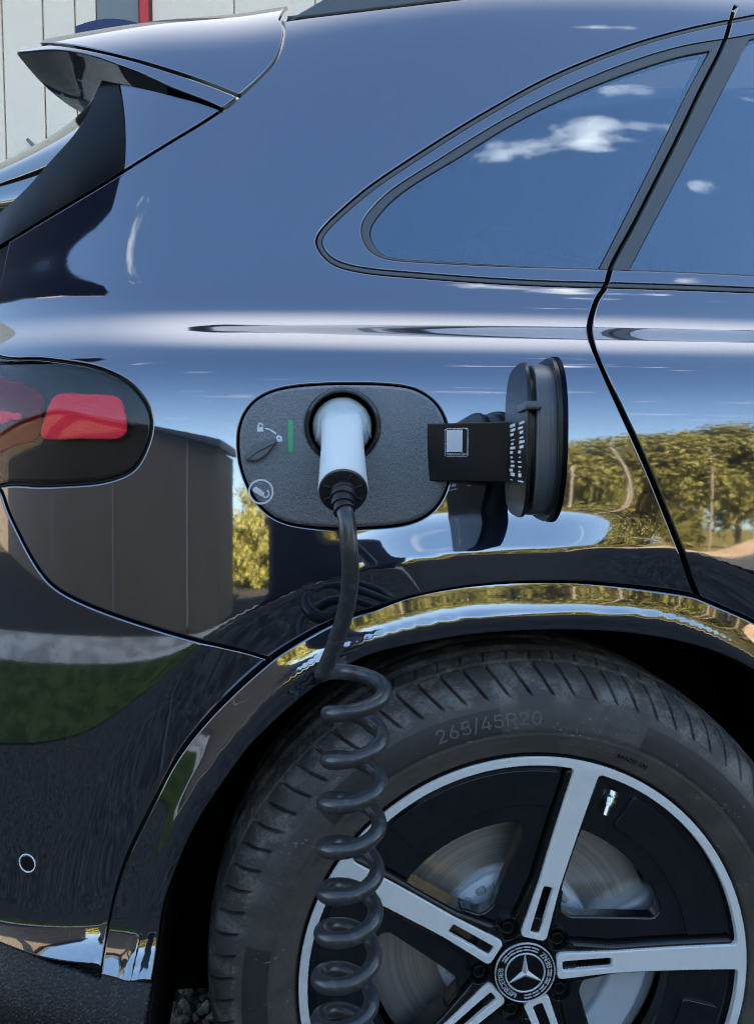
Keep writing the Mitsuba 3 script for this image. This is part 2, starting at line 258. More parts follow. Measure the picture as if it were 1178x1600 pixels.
def resample(coords, ds):
    """A closed ring with even spacing that keeps its sharp corners."""
    p = np.asarray(coords)[:-1] if np.allclose(coords[0], coords[-1]) else np.asarray(coords)
    keep = np.linalg.norm(p - np.roll(p, 1, 0), axis=1) > 1e-7
    p = p[keep]
    a, b = p - np.roll(p, 1, 0), np.roll(p, -1, 0) - p
    turn = np.abs(np.arctan2(a[:, 0] * b[:, 1] - a[:, 1] * b[:, 0], (a * b).sum(1)))
    corners = np.flatnonzero(turn > 0.42)
    if len(corners) == 0:
        corners = np.array([0])
    out = []
    for i, c in enumerate(corners):
        e = corners[(i + 1) % len(corners)]
        q = p[c: e + 1] if e > c else np.vstack([p[c:], p[: e + 1]])
        s = np.concatenate([[0], np.cumsum(np.linalg.norm(np.diff(q, axis=0), axis=1))])
        t = np.linspace(0, s[-1], max(1, round(s[-1] / ds)) + 1)[:-1]
        out.append(np.stack([np.interp(t, s, q[:, 0]), np.interp(t, s, q[:, 1])], 1))
    return np.vstack(out)


def surface_normal(fn, q, e=1.5e-4):
    x, z = q[:, 0], q[:, 1]
    n = np.stack([(fn(x + e, z) - fn(x - e, z)) / (2 * e), -np.ones(len(q)), (fn(x, z + e) - fn(x, z - e)) / (2 * e)], 1)
    return n / np.linalg.norm(n, axis=1, keepdims=True)


HEM = np.radians([90, 72, 54, 36, 18, 0])


def sheet(poly, fn, hem=0.002, depth=0.010, step=0.007, edge=None):
    """A panel: the region poly of (x, z) at depth fn(x, z), its border rolled inwards with radius hem and then turned straight back by depth. Returns (vertices, faces, normals)."""
    fn = fn if callable(fn) else (lambda c: lambda x, z: np.full(np.shape(x), float(c)))(fn)
    V, F, N, base = [], [], [], 0
    for g in getattr(poly, "geoms", [poly]):
        if g.is_empty or g.area < 1e-9:
            continue
        g = shapely.geometry.polygon.orient(g, 1.0)
        inner = []
        for r in [g.exterior, *g.interiors]:
            b = resample(np.array(r.coords), edge or min(0.6 * step, 0.004))
            if len(b) < 3:
                continue
            d = np.roll(b, -1, 0) - b
            e = np.stack([d[:, 1], -d[:, 0]], 1)
            e /= np.linalg.norm(e, axis=1, keepdims=True) + 1e-12
            o = e + np.roll(e, 1, 0)
            o /= np.linalg.norm(o, axis=1, keepdims=True) + 1e-12
            m = len(b)
            rows, norms = [], []
            for k, al in enumerate([None, *HEM]):
                a = HEM[0] if al is None else al
                q = b - o * hem * (1 - math.sin(a))
                y = fn(q[:, 0], q[:, 1]) + hem * (1 - math.cos(a)) + (depth if al is None else 0)
                n = surface_normal(fn, q)
                out = np.stack([o[:, 0], 0 * y, o[:, 1]], 1)
                out -= (out * n).sum(1, keepdims=True) * n
                out /= np.linalg.norm(out, axis=1, keepdims=True) + 1e-12
                norms.append(n * math.cos(a) + out * math.sin(a))
                rows.append(np.stack([q[:, 0], y, q[:, 1]], 1))
            i = np.arange(m)
            j = (i + 1) % m
            for k in range(len(rows) - 1):
                u, w = base + k * m, base + (k + 1) * m
                F.append(np.stack([u + i, u + j, w + j], 1))
                F.append(np.stack([u + i, w + j, w + i], 1))
            V += rows
            N += norms
            base += m * len(rows)
            inner.append((q, base - m))
        hole = Polygon(inner[0][0], [q for q, _ in inner[1:]]).buffer(0)
        x0, z0, x1, z1 = hole.bounds
        gx, gz = np.meshgrid(np.arange(x0, x1, step), np.arange(z0, z1, step * 0.866))
        gx = gx + (np.arange(gx.shape[0]) % 2)[:, None] * step / 2
        core = hole.buffer(-0.45 * step)
        ok = shapely.contains_xy(core, gx.ravel(), gz.ravel()) if not core.is_empty else np.zeros(gx.size, bool)
        pts = np.stack([gx.ravel()[ok], gz.ravel()[ok]], 1)
        every = np.vstack([q for q, _ in inner] + [pts])
        index = np.concatenate([s + np.arange(len(q)) for q, s in inner] + [base + np.arange(len(pts))])
        V.append(np.stack([pts[:, 0], fn(pts[:, 0], pts[:, 1]), pts[:, 1]], 1))
        N.append(surface_normal(fn, pts))
        base += len(pts)
        tri = Delaunay(every).simplices
        c = every[tri].mean(1)
        tri = tri[shapely.contains_xy(hole, c[:, 0], c[:, 1])]
        a = every[tri]
        area = (a[:, 1, 0] - a[:, 0, 0]) * (a[:, 2, 1] - a[:, 0, 1]) - (a[:, 1, 1] - a[:, 0, 1]) * (a[:, 2, 0] - a[:, 0, 0])
        tri = tri[np.abs(area) > 1e-12]
        area = area[np.abs(area) > 1e-12]
        tri = np.where((area < 0)[:, None], tri[:, ::-1], tri)
        F.append(index[tri])
    return np.vstack(V), np.vstack(F), np.vstack(N)


def weld(*parts):
    V, F, N, b = [], [], [], 0
    for v, f, n in parts:
        V.append(v); F.append(f + b); N.append(n)
        b += len(v)
    return np.vstack(V), np.vstack(F), np.vstack(N)


def add(key, mesh, material, smooth=35, label=None, category=None, group=None, kind=None):
    """One entry of the scene. mesh: (vertices, faces, normals), or anything mikit.ply takes."""
    if key in scene:
        i = 1
        while f"{key}_{i:03d}" in scene:
            i += 1
        key = f"{key}_{i:03d}"
    if isinstance(mesh, tuple) and len(mesh) == 3:
        path = meshkit.write_ply((mesh[0], mesh[1]), False, normals=mesh[2])
        scene[key] = {"type": "ply", "filename": path, "face_normals": False, "bsdf": {"type": "ref", "id": material}}
    else:
        scene[key] = mikit.ply(mesh, material, smooth=smooth)
    info = {k: v for k, v in (("label", label), ("category", category), ("group", group), ("kind", kind)) if v}
    if info:
        labels[key] = info
    return key


def again(key, like, to_world=None):
    if key in scene:
        i = 1
        while f"{key}_{i:03d}" in scene:
            i += 1
        key = f"{key}_{i:03d}"
    scene[key] = {**like, **({"to_world": to_world} if to_world is not None else {})}
    return key


def lathe(profile, n=64, a0=0.0, a1=2 * math.pi):
    """Revolves (radius, y) about the y axis through the origin: (vertices, faces) as a trimesh."""
    p = np.array(profile, float)
    closed = abs(a1 - a0 - 2 * math.pi) < 1e-6
    a = np.linspace(a0, a1, n, endpoint=not closed)
    v = np.stack([p[None, :, 0] * np.cos(a)[:, None], np.broadcast_to(p[None, :, 1], (n, len(p))), p[None, :, 0] * np.sin(a)[:, None]], -1).reshape(-1, 3)
    m = len(p)
    i, j = np.meshgrid(np.arange(n if closed else n - 1), np.arange(m - 1), indexing="ij")
    k = (i + 1) % n
    q = np.stack([i * m + j, k * m + j, k * m + j + 1, i * m + j + 1], -1).reshape(-1, 4)
    return trimesh.Trimesh(v, np.vstack([q[:, [0, 1, 2]], q[:, [0, 2, 3]]]), process=False)


def tube(path, radius, sides=20, cap=True):
    p = np.asarray(path, float)
    t = np.gradient(p, axis=0)
    t /= np.linalg.norm(t, axis=1, keepdims=True)
    r = np.broadcast_to(radius, (len(p),))
    u = np.cross(t[0], [0.3, 0.2, 0.93]); u /= np.linalg.norm(u)
    V = []
    ang = np.arange(sides) * 2 * math.pi / sides
    for i in range(len(p)):
        u = u - (u @ t[i]) * t[i]; u /= np.linalg.norm(u)
        w = np.cross(t[i], u)
        V.append(p[i] + r[i] * (np.cos(ang)[:, None] * u + np.sin(ang)[:, None] * w))
    V = np.array(V)
    i, j = np.meshgrid(np.arange(len(p) - 1), np.arange(sides), indexing="ij")
    k = (j + 1) % sides
    q = np.stack([i * sides + j, i * sides + k, (i + 1) * sides + k, (i + 1) * sides + j], -1).reshape(-1, 4)
    v, f = V.reshape(-1, 3), np.vstack([q[:, [0, 1, 2]], q[:, [0, 2, 3]]])
    if cap:
        n = len(v)
        v = np.vstack([v, p[:1], p[-1:]])
        e = np.arange(sides); e2 = (e + 1) % sides
        b = (len(p) - 1) * sides
        f = np.vstack([f, np.stack([e2, e, np.full(sides, n)], 1), np.stack([b + e, b + e2, np.full(sides, n + 1)], 1)])
    return trimesh.Trimesh(v, f, process=False)


def loft(rings, cap=True):
    """Rings (k, n, 3) joined into a skin."""
    R = np.asarray(rings, float)
    k, n = R.shape[:2]
    i, j = np.meshgrid(np.arange(k - 1), np.arange(n), indexing="ij")
    j2 = (j + 1) % n
    q = np.stack([i * n + j, i * n + j2, (i + 1) * n + j2, (i + 1) * n + j], -1).reshape(-1, 4)
    v, f = R.reshape(-1, 3), np.vstack([q[:, [0, 1, 2]], q[:, [0, 2, 3]]])
    if cap:
        b = len(v)
        v = np.vstack([v, R[0].mean(0), R[-1].mean(0)])
        e = np.arange(n); e2 = (e + 1) % n
        f = np.vstack([f, np.stack([e2, e, np.full(n, b)], 1), np.stack([(k - 1) * n + e, (k - 1) * n + e2, np.full(n, b + 1)], 1)])
    m = trimesh.Trimesh(v, f, process=False)
    return m


def block(sx, sy, sz, bevel=0.001):
    """A box of these full sizes with chamfered edges."""
    b = min(bevel, sx / 3, sy / 3, sz / 3)
    c = np.array([[x, y, z] for x in (-1, 1) for y in (-1, 1) for z in (-1, 1)], float) * (np.array([sx, sy, sz]) / 2 - b)
    pts = np.vstack([c + d * b for d in np.vstack([np.eye(3), -np.eye(3)])])
    m = m3.Manifold.hull_points(pts.astype(np.float32)).to_mesh()
    return trimesh.Trimesh(m.vert_properties[:, :3], m.tri_verts, process=False)


def placed(mesh, loc=(0, 0, 0), ax=None):
    """The mesh moved to loc; ax: 3x3 whose columns are the images of x, y, z."""
    m = np.eye(4)
    if ax is not None:
        m[:3, :3] = np.array(ax).T
    m[:3, 3] = loc
    out = mesh.copy()
    out.apply_transform(m)
    return out


def capsule_strip(points, width):
    return LineString(points).buffer(width / 2, cap_style="round")


# ---------------------------------------------------------------- panels of the car
CAR = "parked_car"
labels[CAR] = {"label": "dark blue car parked with its charging flap open and a plug in its side", "category": "car"}
WINDOW, SURROUND, GLASS = (Polygon(curve(k)).buffer(0) for k in ("window_outer", "window_inner", "window_glass"))
LAMP, PORT = ring("tail_light"), ring("port")
frame = box(-0.42, 0.24, 1.25, 2.2)
ARCH_END = np.array([(0.690, 0.640), (0.722, 0.550), (0.742, 0.440), (0.748, 0.300), (0.748, 0.150)])      # the arch goes on down to the sill in front of the wheel
LIP_END = np.array([(0.640, 0.610), (0.668, 0.530), (0.685, 0.430), (0.690, 0.300), (0.690, 0.235)])


def slit(points, w):
    return LineString(points).buffer(w / 2, cap_style="square")


tail_seam = np.vstack([curve("hatch_seam"), curve("spoiler_seam")])
roof_edge = np.vstack([[(-0.115, 2.3)], curve("quarter_top")])
GAP_LOW = slit(np.vstack([curve("bumper_low")[:1] - [0.2, 0], curve("bumper_low"), curve("bumper_low")[-1:] + [0.004, 0]]), 0.003)
gaps = shapely.union_all([slit(tail_seam, 0.004), slit(curve("bumper_seam"), 0.0028), slit(np.vstack([curve("bumper_arch"), curve("bumper_arch")[-1:] * [1, 0] + [0.002, 0.1]]), 0.0034), slit(np.vstack([curve("arch_top"), ARCH_END]), 0.0036), slit(np.vstack([curve("spoiler_seam")[-1:], curve("quarter_top"), curve("quarter_top")[-1:] + [0.9, 0.08]]), 0.0005),
                          slit(curve("door_gap"), 0.0052), LAMP.buffer(0.0018), PORT.buffer(0.0008), WINDOW.buffer(0.0008), GAP_LOW])
pieces = list(frame.difference(gaps).geoms)


def piece(x, z):
    return next(g for g in pieces if g.contains(Point(x, z)))


add(CAR + "__quarter_panel", sheet(piece(-0.15, 1.22), body, 0.0022, 0.010, 0.006), "paint", label="dark blue rear quarter panel around the charging port, mirroring the sky")
add(CAR + "__rear_door", sheet(piece(0.50, 1.06), body, 0.0022, 0.010, 0.006), "paint")
add(CAR + "__bumper", sheet(piece(-0.30, 0.62), body, 0.0024, 0.010, 0.006), "paint", label="black looking lower rear bumper corner mirroring grass and gravel")

# wheel arch cladding: its upper border meets the gap, its lower border the lip
top, lip = curve("arch_top"), curve("arch_lip")
ba = curve("bumper_arch")
CLAD = Polygon(np.vstack([ba[::-1], top[2:], ARCH_END[:-1], LIP_END[::-1], lip[::-1]])).buffer(0)
CLAD = CLAD.buffer(-0.0012)
add(CAR + "__arch_trim", sheet(CLAD, arch, 0.0022, 0.020, 0.0045), "paint", label="glossy dark trim round the rear wheel arch")
valance_end = curve("valance_end")
bl_, cl_ = curve("bumper_low"), curve("clad_low")
vt = np.vstack([bl_, cl_[cl_[:, 0] > bl_[-1, 0] + 0.002]]) - [0, 0.003]
VAL = Polygon(np.vstack([vt[:1] - [0.12, 0], vt, valance_end[valance_end[:, 1] < vt[-1, 1] - 0.004], [(-0.205, 0.14), (-0.62, 0.14)]])).buffer(0)
pbr("valance_plastic", mikit.proc(lambda p, n, uv: mikit.mix((0.010, 0.010, 0.011), (0.05, 0.05, 0.05), mikit.smoothstep(0.62, 0.8, mikit.noise(p.x * 500, p.y * 500, p.z * 500)))), 0.45,
    bump=lambda p, n, uv: mikit.noise(p.x * 450, p.y * 450, p.z * 450), scale=4e-4)
add(CAR + "__valance", sheet(VAL, lambda x, z: arch(x, z) + 0.004, 0.003, 0.02, 0.008), "valance_plastic", label="black grained plastic valance below the bumper")

# tailgate: the side flank, the spoiler with its lip, and the rear window
hs, hg, ht = curve("hatch_seam"), curve("hatch_glass_edge"), curve("hatch_top")
FLANK = Polygon(np.vstack([hs, ht[::-1], hg[1:]])).buffer(0).buffer(-0.0021)
de = curve("reflection_edge")
BLACK = FLANK.intersection(Polygon(np.vstack([de, [(-0.3, 0.9), (-0.9, 0.9), (-0.9, de[0, 1])]])).buffer(0))  # a dark reflection on the flank, set in as a black piece
add(CAR + "__tailgate", sheet(FLANK.difference(BLACK.buffer(0.0004)), body, 0.0012, 0.012, 0.006), "paint", label="dark blue tailgate flank below the spoiler")
pbr("reflection_black", (0.006, 0.006, 0.007), 0.16, spec=0.12)
add(CAR + "__tailgate__dark_reflection", sheet(BLACK, body, 0.0016, 0.012, 0.006), "reflection_black", label="black area beside the rear window, a dark reflection put into the colour")
sg, sl, slt = curve("spoiler_gap"), curve("spoiler_lip_low"), curve("spoiler_lip_top")
ss = curve("spoiler_seam")
SPOIL = Polygon(np.vstack([sg, ss[1:], [ss[-1] + [0.012, 0.06], (-0.42, 1.745)]])).buffer(0).buffer(-0.0014)
add(CAR + "__spoiler", sheet(SPOIL, roofside, 0.0020, 0.010, 0.006), "paint", label="dark blue roof spoiler reflecting bright sky")
LIP = Polygon(np.vstack([slt, sl[::-1]])).buffer(0).buffer(-0.0006)
add(CAR + "__spoiler__spoiler_lip", sheet(LIP, roofside, 0.0014, 0.012, 0.005), "paint")
P = np.stack([sl[:, 0], roofside(sl[:, 0], sl[:, 1]) + 0.004, sl[:, 1]], 1)
q = np.linspace(0, 1, 26)
under = P[:, None, :] + q[None, :, None] * np.array([0.03, 0.95, 0.01]) + (np.sin(np.pi * np.minimum(q * 3, 1)) * -0.010)[None, :, None] * np.array([0, 0, 1.0])
under = under + (1 - np.exp(-q * 6))[None, :, None] * np.array([0, 0, -0.012]) + (q * 0.13)[None, :, None] * np.array([0, 0, 1.0]) + (0.30 * q * q)[None, :, None] * np.array([1.0, 0, 0])


def grid_mesh(g, flip=False):
    g = np.asarray(g)
    a, b = g.shape[:2]
    i, j = np.meshgrid(np.arange(a - 1), np.arange(b - 1), indexing="ij")
    f = np.stack([i * b + j, (i + 1) * b + j, (i + 1) * b + j + 1, i * b + j + 1], -1).reshape(-1, 4)
    return g.reshape(-1, 3), f[:, ::-1] if flip else f


add(CAR + "__spoiler__underside", grid_mesh(under), "gloss_black", smooth=True)
pbr("underside_grey", (0.16, 0.16, 0.155), 0.6)
ov = []
for k in range(40):
    a = 2 * math.pi * k / 40
    u_, w_ = 0.34 + 0.26 * math.cos(a), 0.40 + 0.13 * math.sin(a)
    b_ = np.array([np.interp(u_, np.linspace(0, 1, len(P)), P[:, c]) for c in range(3)])
    ov.append(b_ + [0.03 * w_ + 0.30 * w_ * w_, 0.95 * w_, -0.030 + 0.13 * w_])
ov = np.array(ov)
add(CAR + "__spoiler__lamp_cover", loft([ov + [0, 0, 0.028], ov, ov.mean(0) + (ov - ov.mean(0)) * 0.94 - [0, 0, 0.004]]), "underside_grey", smooth=30, label="grey oval panel on the underside of the spoiler")
# rear window: bulges out rearwards from its edge
E3 = np.stack([hg[:, 0], body(hg[:, 0], hg[:, 1]) + 0.006, hg[:, 1]], 1)
q = np.linspace(0, 0.9, 40)
bulge = np.where(q < 0.30, 1.2 * q - 2.0 * q * q, 0.18)
tt = np.clip((1.549 - hg[:, 1]) / 0.20, 0, 1)
rw = E3[:, None, :] + np.stack([-bulge, 0 * q, 0 * q], 1)[None] * (0.25 + 2.3 * tt)[:, None, None] + np.stack([0 * q, q, 0 * q], 1)[None]
pbr("rear_glass", (0.34, 0.36, 0.37), 0.04, metal=1.0)
add(CAR + "__rear_window", grid_mesh(rw), "rear_glass", smooth=True, label="rear window seen edge on, reflecting white sky")

# side windows with their seals
pl, pr = curve("pillar_left"), curve("pillar_right")
door_line = LineString(curve("door_gap"))
left_of = Polygon(np.vstack([curve("door_gap"), [(-1, 0.5), (-1, 2.4)]])).buffer(0)
right_of = box(-1, 0.4, 2, 2.4).difference(left_of)
gap = slit(curve("door_gap"), 0.0058)
W = WINDOW.buffer(-0.0008)
for half, who, pillar in ((left_of, "quarter", pl), (right_of, "door", pr)):
    home = CAR + ("__quarter_window" if who == "quarter" else "__door_window")
    side_of = Polygon(np.vstack([pillar, [(-1, 0.9), (-1, 2.2)]])).buffer(0)
    pane_half = side_of if who == "quarter" else box(-1, 0.4, 2, 2.4).difference(side_of)
    area = half.difference(gap)
    pane = GLASS.buffer(-0.0008).intersection(pane_half)
    seal_out = W.difference(W.buffer(-0.0062)).intersection(area)
    band = W.buffer(-0.0068).difference(SURROUND).intersection(area)
    seal_in = SURROUND.buffer(-0.0006).intersection(area).difference(pane.buffer(0.0010))
    add(home, sheet(pane, lambda x, z: side(x, z) + 0.006, 0.0008, 0.003, 0.012), "window_glass",
        label="rear quarter window with a white cloud mirrored in it" if who == "quarter" else "rear door window mirroring blue sky")
    add(home + "__outer_seal", sheet(seal_out, lambda x, z: side(x, z) + 0.0022, 0.0022, 0.008, 0.006), "seal_rubber")
    for strip in getattr(band, "geoms", [band]):
        if strip.area > 1e-5:
            add(home + "__surround", sheet(strip, lambda x, z: side(x, z) + 0.0008, 0.0018, 0.008, 0.006), "paint")
    add(home + "__inner_seal", sheet(seal_in, lambda x, z: side(x, z) + 0.0030, 0.0015, 0.008, 0.006), "seal_rubber")

# a dark shell behind the panels closes the gaps; it leaves the windows, the port and the wheel arch open
ARCHHOLE = Polygon(np.vstack([lip, LIP_END, [(0.69, 0.1), (-0.19, 0.1)]])).buffer(0)
PANES = GLASS.buffer(0.003).difference(Polygon(np.vstack([pl, pr[::-1]])).buffer(0.003))
SHELL = box(-0.43, 0.22, 1.26, 1.72).difference(shapely.union_all([PANES, PORT.buffer(-0.01), ARCHHOLE, Point(WX, WZ).buffer(0.43)]))
SHELL = SHELL.difference(Polygon(np.vstack([hs[:1] - [0.2, 0], hs, ss, [(-0.1, 2.4), (-0.8, 2.4)]])).buffer(0.012))
SHELL = SHELL.difference(Polygon(np.vstack([curve("quarter_top"), curve("quarter_top")[-1:] + [0.9, 0.08], [(1.5, 2.4), (-0.1, 2.4)]])).buffer(0.003))
add(CAR + "__inner_shell", sheet(SHELL, lambda x, z: side(x, z) + 0.026, 0.002, 0.004, 0.015), "matt_black")
# cabin behind the windows
add(CAR + "__cabin_lining", sheet(box(0.0, 1.0, 1.3, 1.78), lambda x, z: side(x, z) + 0.42, 0.002, 0.004, 0.05), "cabin_cloth")
hrm = trimesh.creation.icosphere(subdivisions=3)
hrm.vertices = np.sign(hrm.vertices) * np.abs(hrm.vertices) ** 0.6 * [0.05, 0.13, 0.09]
add(CAR + "__head_restraint", placed(hrm, (0.33, 0.62, 1.33)), "cabin_cloth", smooth=True)

# the rest of the car, which shades this side: roof, far side, front
prof = [(-0.60, 0.55), (-0.62, 0.95), (-0.50, 1.22), (-0.30, 1.55), (0.2, 1.66), (1.2, 1.70), (1.9, 1.62), (2.7, 1.20), (3.7, 1.02), (3.9, 0.75), (3.85, 0.30), (-0.45, 0.30)]
hull = trimesh.creation.extrude_polygon(Polygon(prof).buffer(0.03), 1.22, engine="earcut")
hull.vertices = np.stack([hull.vertices[:, 0], 0.62 + hull.vertices[:, 2], hull.vertices[:, 1]], 1)
hull.fix_normals()
add(CAR + "__far_body", hull, "paint")
front = trimesh.creation.extrude_polygon(Polygon([(1.252, 0.3), (1.252, 1.15), (2.6, 1.10), (3.7, 0.98), (3.8, 0.3)]), 0.6, engine="earcut")
front.vertices = np.stack([front.vertices[:, 0], 0.02 + front.vertices[:, 2], front.vertices[:, 1]], 1)
add(CAR + "__front_side", front, "paint")
rail = Polygon(CURVES["roof_rail"]).buffer(0)
add(CAR + "__roof_rail", sheet(rail, 0.43, 0.006, 0.05, 0.02), "grey_plastic", label="grey roof rail above the quarter panel")

# the rear end, round the corner of the bumper
zr, xr = np.linspace(0.24, 1.262, 40), np.concatenate([np.linspace(-0.4215, -0.60, 16), np.linspace(-0.605, -0.64, 8)])
X_, Z_ = np.meshgrid(xr, zr)
Y_ = body(np.maximum(X_, -0.60), Z_) + 0.0015 + 1.25 * (np.maximum(-0.60 - X_, 0) / 0.04) ** 0.8
add(CAR + "__rear_end", grid_mesh(np.stack([X_, Y_, Z_], -1)), "paint", smooth=True)

# tail light
add(CAR + "__tail_light", sheet(LAMP.buffer(-0.0012), lambda x, z: body(x, z) + 0.0006, 0.0016, 0.004, 0.006), "lamp_glass", label="smoked tail light with a bright red reflector patch")
add(CAR + "__tail_light__housing", sheet(LAMP.buffer(-0.003), lambda x, z: body(x, z) + 0.016, 0.004, 0.002, 0.008), "lamp_smoke")
add(CAR + "__tail_light__reflector", sheet(ring("red_reflector"), lambda x, z: body(x, z) + 0.0040, 0.0015, 0.004, 0.004), "lamp_red", label="bright red reflector patch of the tail light")
add(CAR + "__tail_light__lamp", sheet(ring("red_lamp"), lambda x, z: body(x, z) + 0.012, 0.002, 0.003, 0.006), "lamp_dark_red", label="dark red lamp unit")
for nm in ("lamp_bar", "lamp_bar_end"):
    add(CAR + "__tail_light__light_bar", sheet(ring(nm), lambda x, z: body(x, z) + 0.004, 0.001, 0.003, 0.004), "lamp_red")
seal = LAMP.buffer(0.0012).difference(LAMP.buffer(-0.0006))
add(CAR + "__tail_light__seal", sheet(seal, lambda x, z: body(x, z) + 0.006, 0.0006, 0.01, 0.006), "satin_black")
# parking sensor in the bumper
sx, sz = CURVES["sensor"][0]
rim_ = Point(sx, sz).buffer(0.0108).difference(Point(sx, sz).buffer(0.0092))
add(CAR + "__parking_sensor", sheet(Point(sx, sz).buffer(0.0090), lambda x, z: body(x, z) - 0.0006, 0.0012, 0.002, 0.003), "gloss_black")
add(CAR + "__parking_sensor__ring", sheet(rim_, lambda x, z: body(x, z) - 0.0008, 0.0006, 0.002, 0.003), "machined")

# ---------------------------------------------------------------- charging port
PK = CAR + "__charge_port"
hx, hz = 0.0272, 1.0270
plate_y = lambda x, z: body(x, z) - 0.0012
flat = lambda d: (lambda x, z: side(x, z) + d)
HOLE = Point(hx, hz).buffer(0.0385, quad_segs=32)
add(PK, sheet(PORT.buffer(-0.0012).difference(HOLE), flat(-0.004), 0.0055, 0.006, 0.006), "port_plastic", label="grey grained plate of the charging port")
cy = float(side(np.array([hx]), np.array([hz]))[0])
add(PK + "__socket_ring", placed(lathe([(.0372, .012), (.0366, -.004), (.0372, -.0075), (.0385, -.0088), (.0400, -.0085), (.0412, -.0068), (.0414, -.002)], 96), (hx, cy, hz)), "lacquer_black", smooth=40)
add(PK + "__socket", placed(lathe([(.0370, -.003), (.0365, .030), (.010, .031), (.0001, .031)], 64), (hx, cy, hz)), "matt_black", smooth=40)
add(PK + "__indicator_light", sheet(capsule_strip([(-0.0291, 1.0315), (-0.0291, 1.0005)], 0.0056), flat(-0.0052), 0.0006, 0.002, 0.003), "green_plastic", label="green indicator light strip")
lev = Polygon(CURVES["lever"]).buffer(-0.001).buffer(0.001)
add(PK + "__lock_lever", sheet(lev, flat(-0.0115), 0.0022, 0.007, 0.003), "grey_plastic")
add(PK + "__lock_lever__knob", sheet(Polygon(CURVES["lever"]).intersection(capsule_strip(CURVES["lever_ridge"], 0.007)), flat(-0.0130), 0.0012, 0.004, 0.003), "grey_plastic")
lo = capsule_strip(CURVES["icon_lock_open_shackle"], 0.0016)
icons = [Polygon(CURVES["icon_lock_open_body"]).union(lo), capsule_strip(CURVES["icon_arc"], 0.0017), Polygon(CURVES["icon_lock_body"]).buffer(0.0004).difference(Point(np.mean(CURVES["icon_lock_body"], 0)).buffer(0.0011))]
plug_icon = Polygon(CURVES["icon_plug_ring"])
icons.append(shapely.union_all([plug_icon.buffer(0.0010).difference(plug_icon.buffer(-0.0010)), Polygon(CURVES["icon_plug_body"]).buffer(0.0003), capsule_strip(spline(CURVES["icon_plug_cord"], step=0.001), 0.0016)]))
for nm, g in zip(("unlock_symbol", "arc_symbol", "lock_symbol", "plug_symbol"), icons):
    add(PK + "__" + nm, sheet(g, flat(-0.0044), 0.0002, 0.0004, 0.003, edge=0.0008), "white_print")

# the open flap, seen nearly edge on
FK = CAR + "__charge_flap"
w_ax = np.array([-0.0215, -0.165, 0.0]); w_ax /= np.linalg.norm(w_ax)
t_ax = np.array([-w_ax[1], w_ax[0], 0.0])
FO = np.array([0.196, -0.060, 1.0080])


def oval(h, w0, w1, e=3.0, n=120):
    a = np.arange(n) * 2 * math.pi / n
    c, s = np.cos(a), np.sin(a)
    return Polygon(np.stack([(w0 + w1) / 2 + (w1 - w0) / 2 * np.sign(c) * np.abs(c) ** (2 / e), h * np.sign(s) * np.abs(s) ** (2 / e)], 1))


def on_flap(mesh):
    """From (w, t, h) of the flap to the world; a sheet's front looks to -t."""
    v, f, n = mesh
    B = np.stack([w_ax, t_ax, [0, 0, 1]])
    return FO + v @ B, f[:, ::-1], n @ B


add(FK, on_flap(sheet(oval(0.0745, -0.016, 0.172), lambda x, z: 0.0255 - 0.0025 * np.hypot((x - 0.078) / 0.10, z / 0.074) ** 2, 0.0012, 0.0035, 0.006)), "satin_black", label="open charging flap standing out from the car, seen edge on")
add(FK + "__skin", on_flap(sheet(oval(0.0752, -0.017, 0.173), lambda x, z: 0.0292 - 0.0025 * np.hypot((x - 0.078) / 0.10, z / 0.074) ** 2, 0.0012, 0.0030, 0.006)), "paint")
for a, b, h, e_ in ((0.0075, 0.0085, 0.0690, "grey_plastic"), (0.0172, 0.0070, 0.0680, "grey_plastic")):
    add(FK + "__frame", on_flap(sheet(oval(h, -0.010, 0.164), a, 0.0022, b, 0.01)), e_)
add(FK + "__neck", on_flap(sheet(oval(0.0600, -0.004, 0.156), 0.0025, 0.001, 0.007, 0.01)), "satin_black")
add(FK + "__inner_panel", on_flap(sheet(oval(0.0710, -0.006, 0.158, 3.4), 0.0, 0.0014, 0.0018, 0.01)), "satin_black", label="black inner panel of the flap with worn white markings")
add(FK + "__clip", on_flap(sheet(box(0.118, 0.024, 0.170, 0.0305), -0.0035, 0.001, 0.012, 0.004)), "grey_plastic")
marks = []
mr = np.random.default_rng(3)
for k in range(13):
    z0 = 0.014 - k * 0.0043
    for w0, w1 in ((0.040, 0.085), (0.100, 0.142)):
        a_ = w0 + mr.uniform(0, .012); b_ = w1 - mr.uniform(0, .026)
        marks.append(box(a_, z0, b_, z0 + mr.uniform(0.0008, 0.0034)))
for g in marks:
    add(FK + "__marking", on_flap(sheet(g, -0.0003, 0.0001, 0.0002, 0.02)), "white_print")
# hinge arm from the port to the flap with its label
A0, A1 = np.array([0.1195, -0.0185, 0.0]), np.array([0.1975, -0.0720, 0.0])
ax_ = (A1 - A0) / np.linalg.norm(A1 - A0); ay_ = np.array([-ax_[1], ax_[0], 0])
L = float(np.linalg.norm(A1 - A0))


def on_arm(mesh):
    v, f, n = mesh
    B = np.stack([ax_, ay_, [0, 0, 1]])
    return A0 + v @ B, f, n @ B


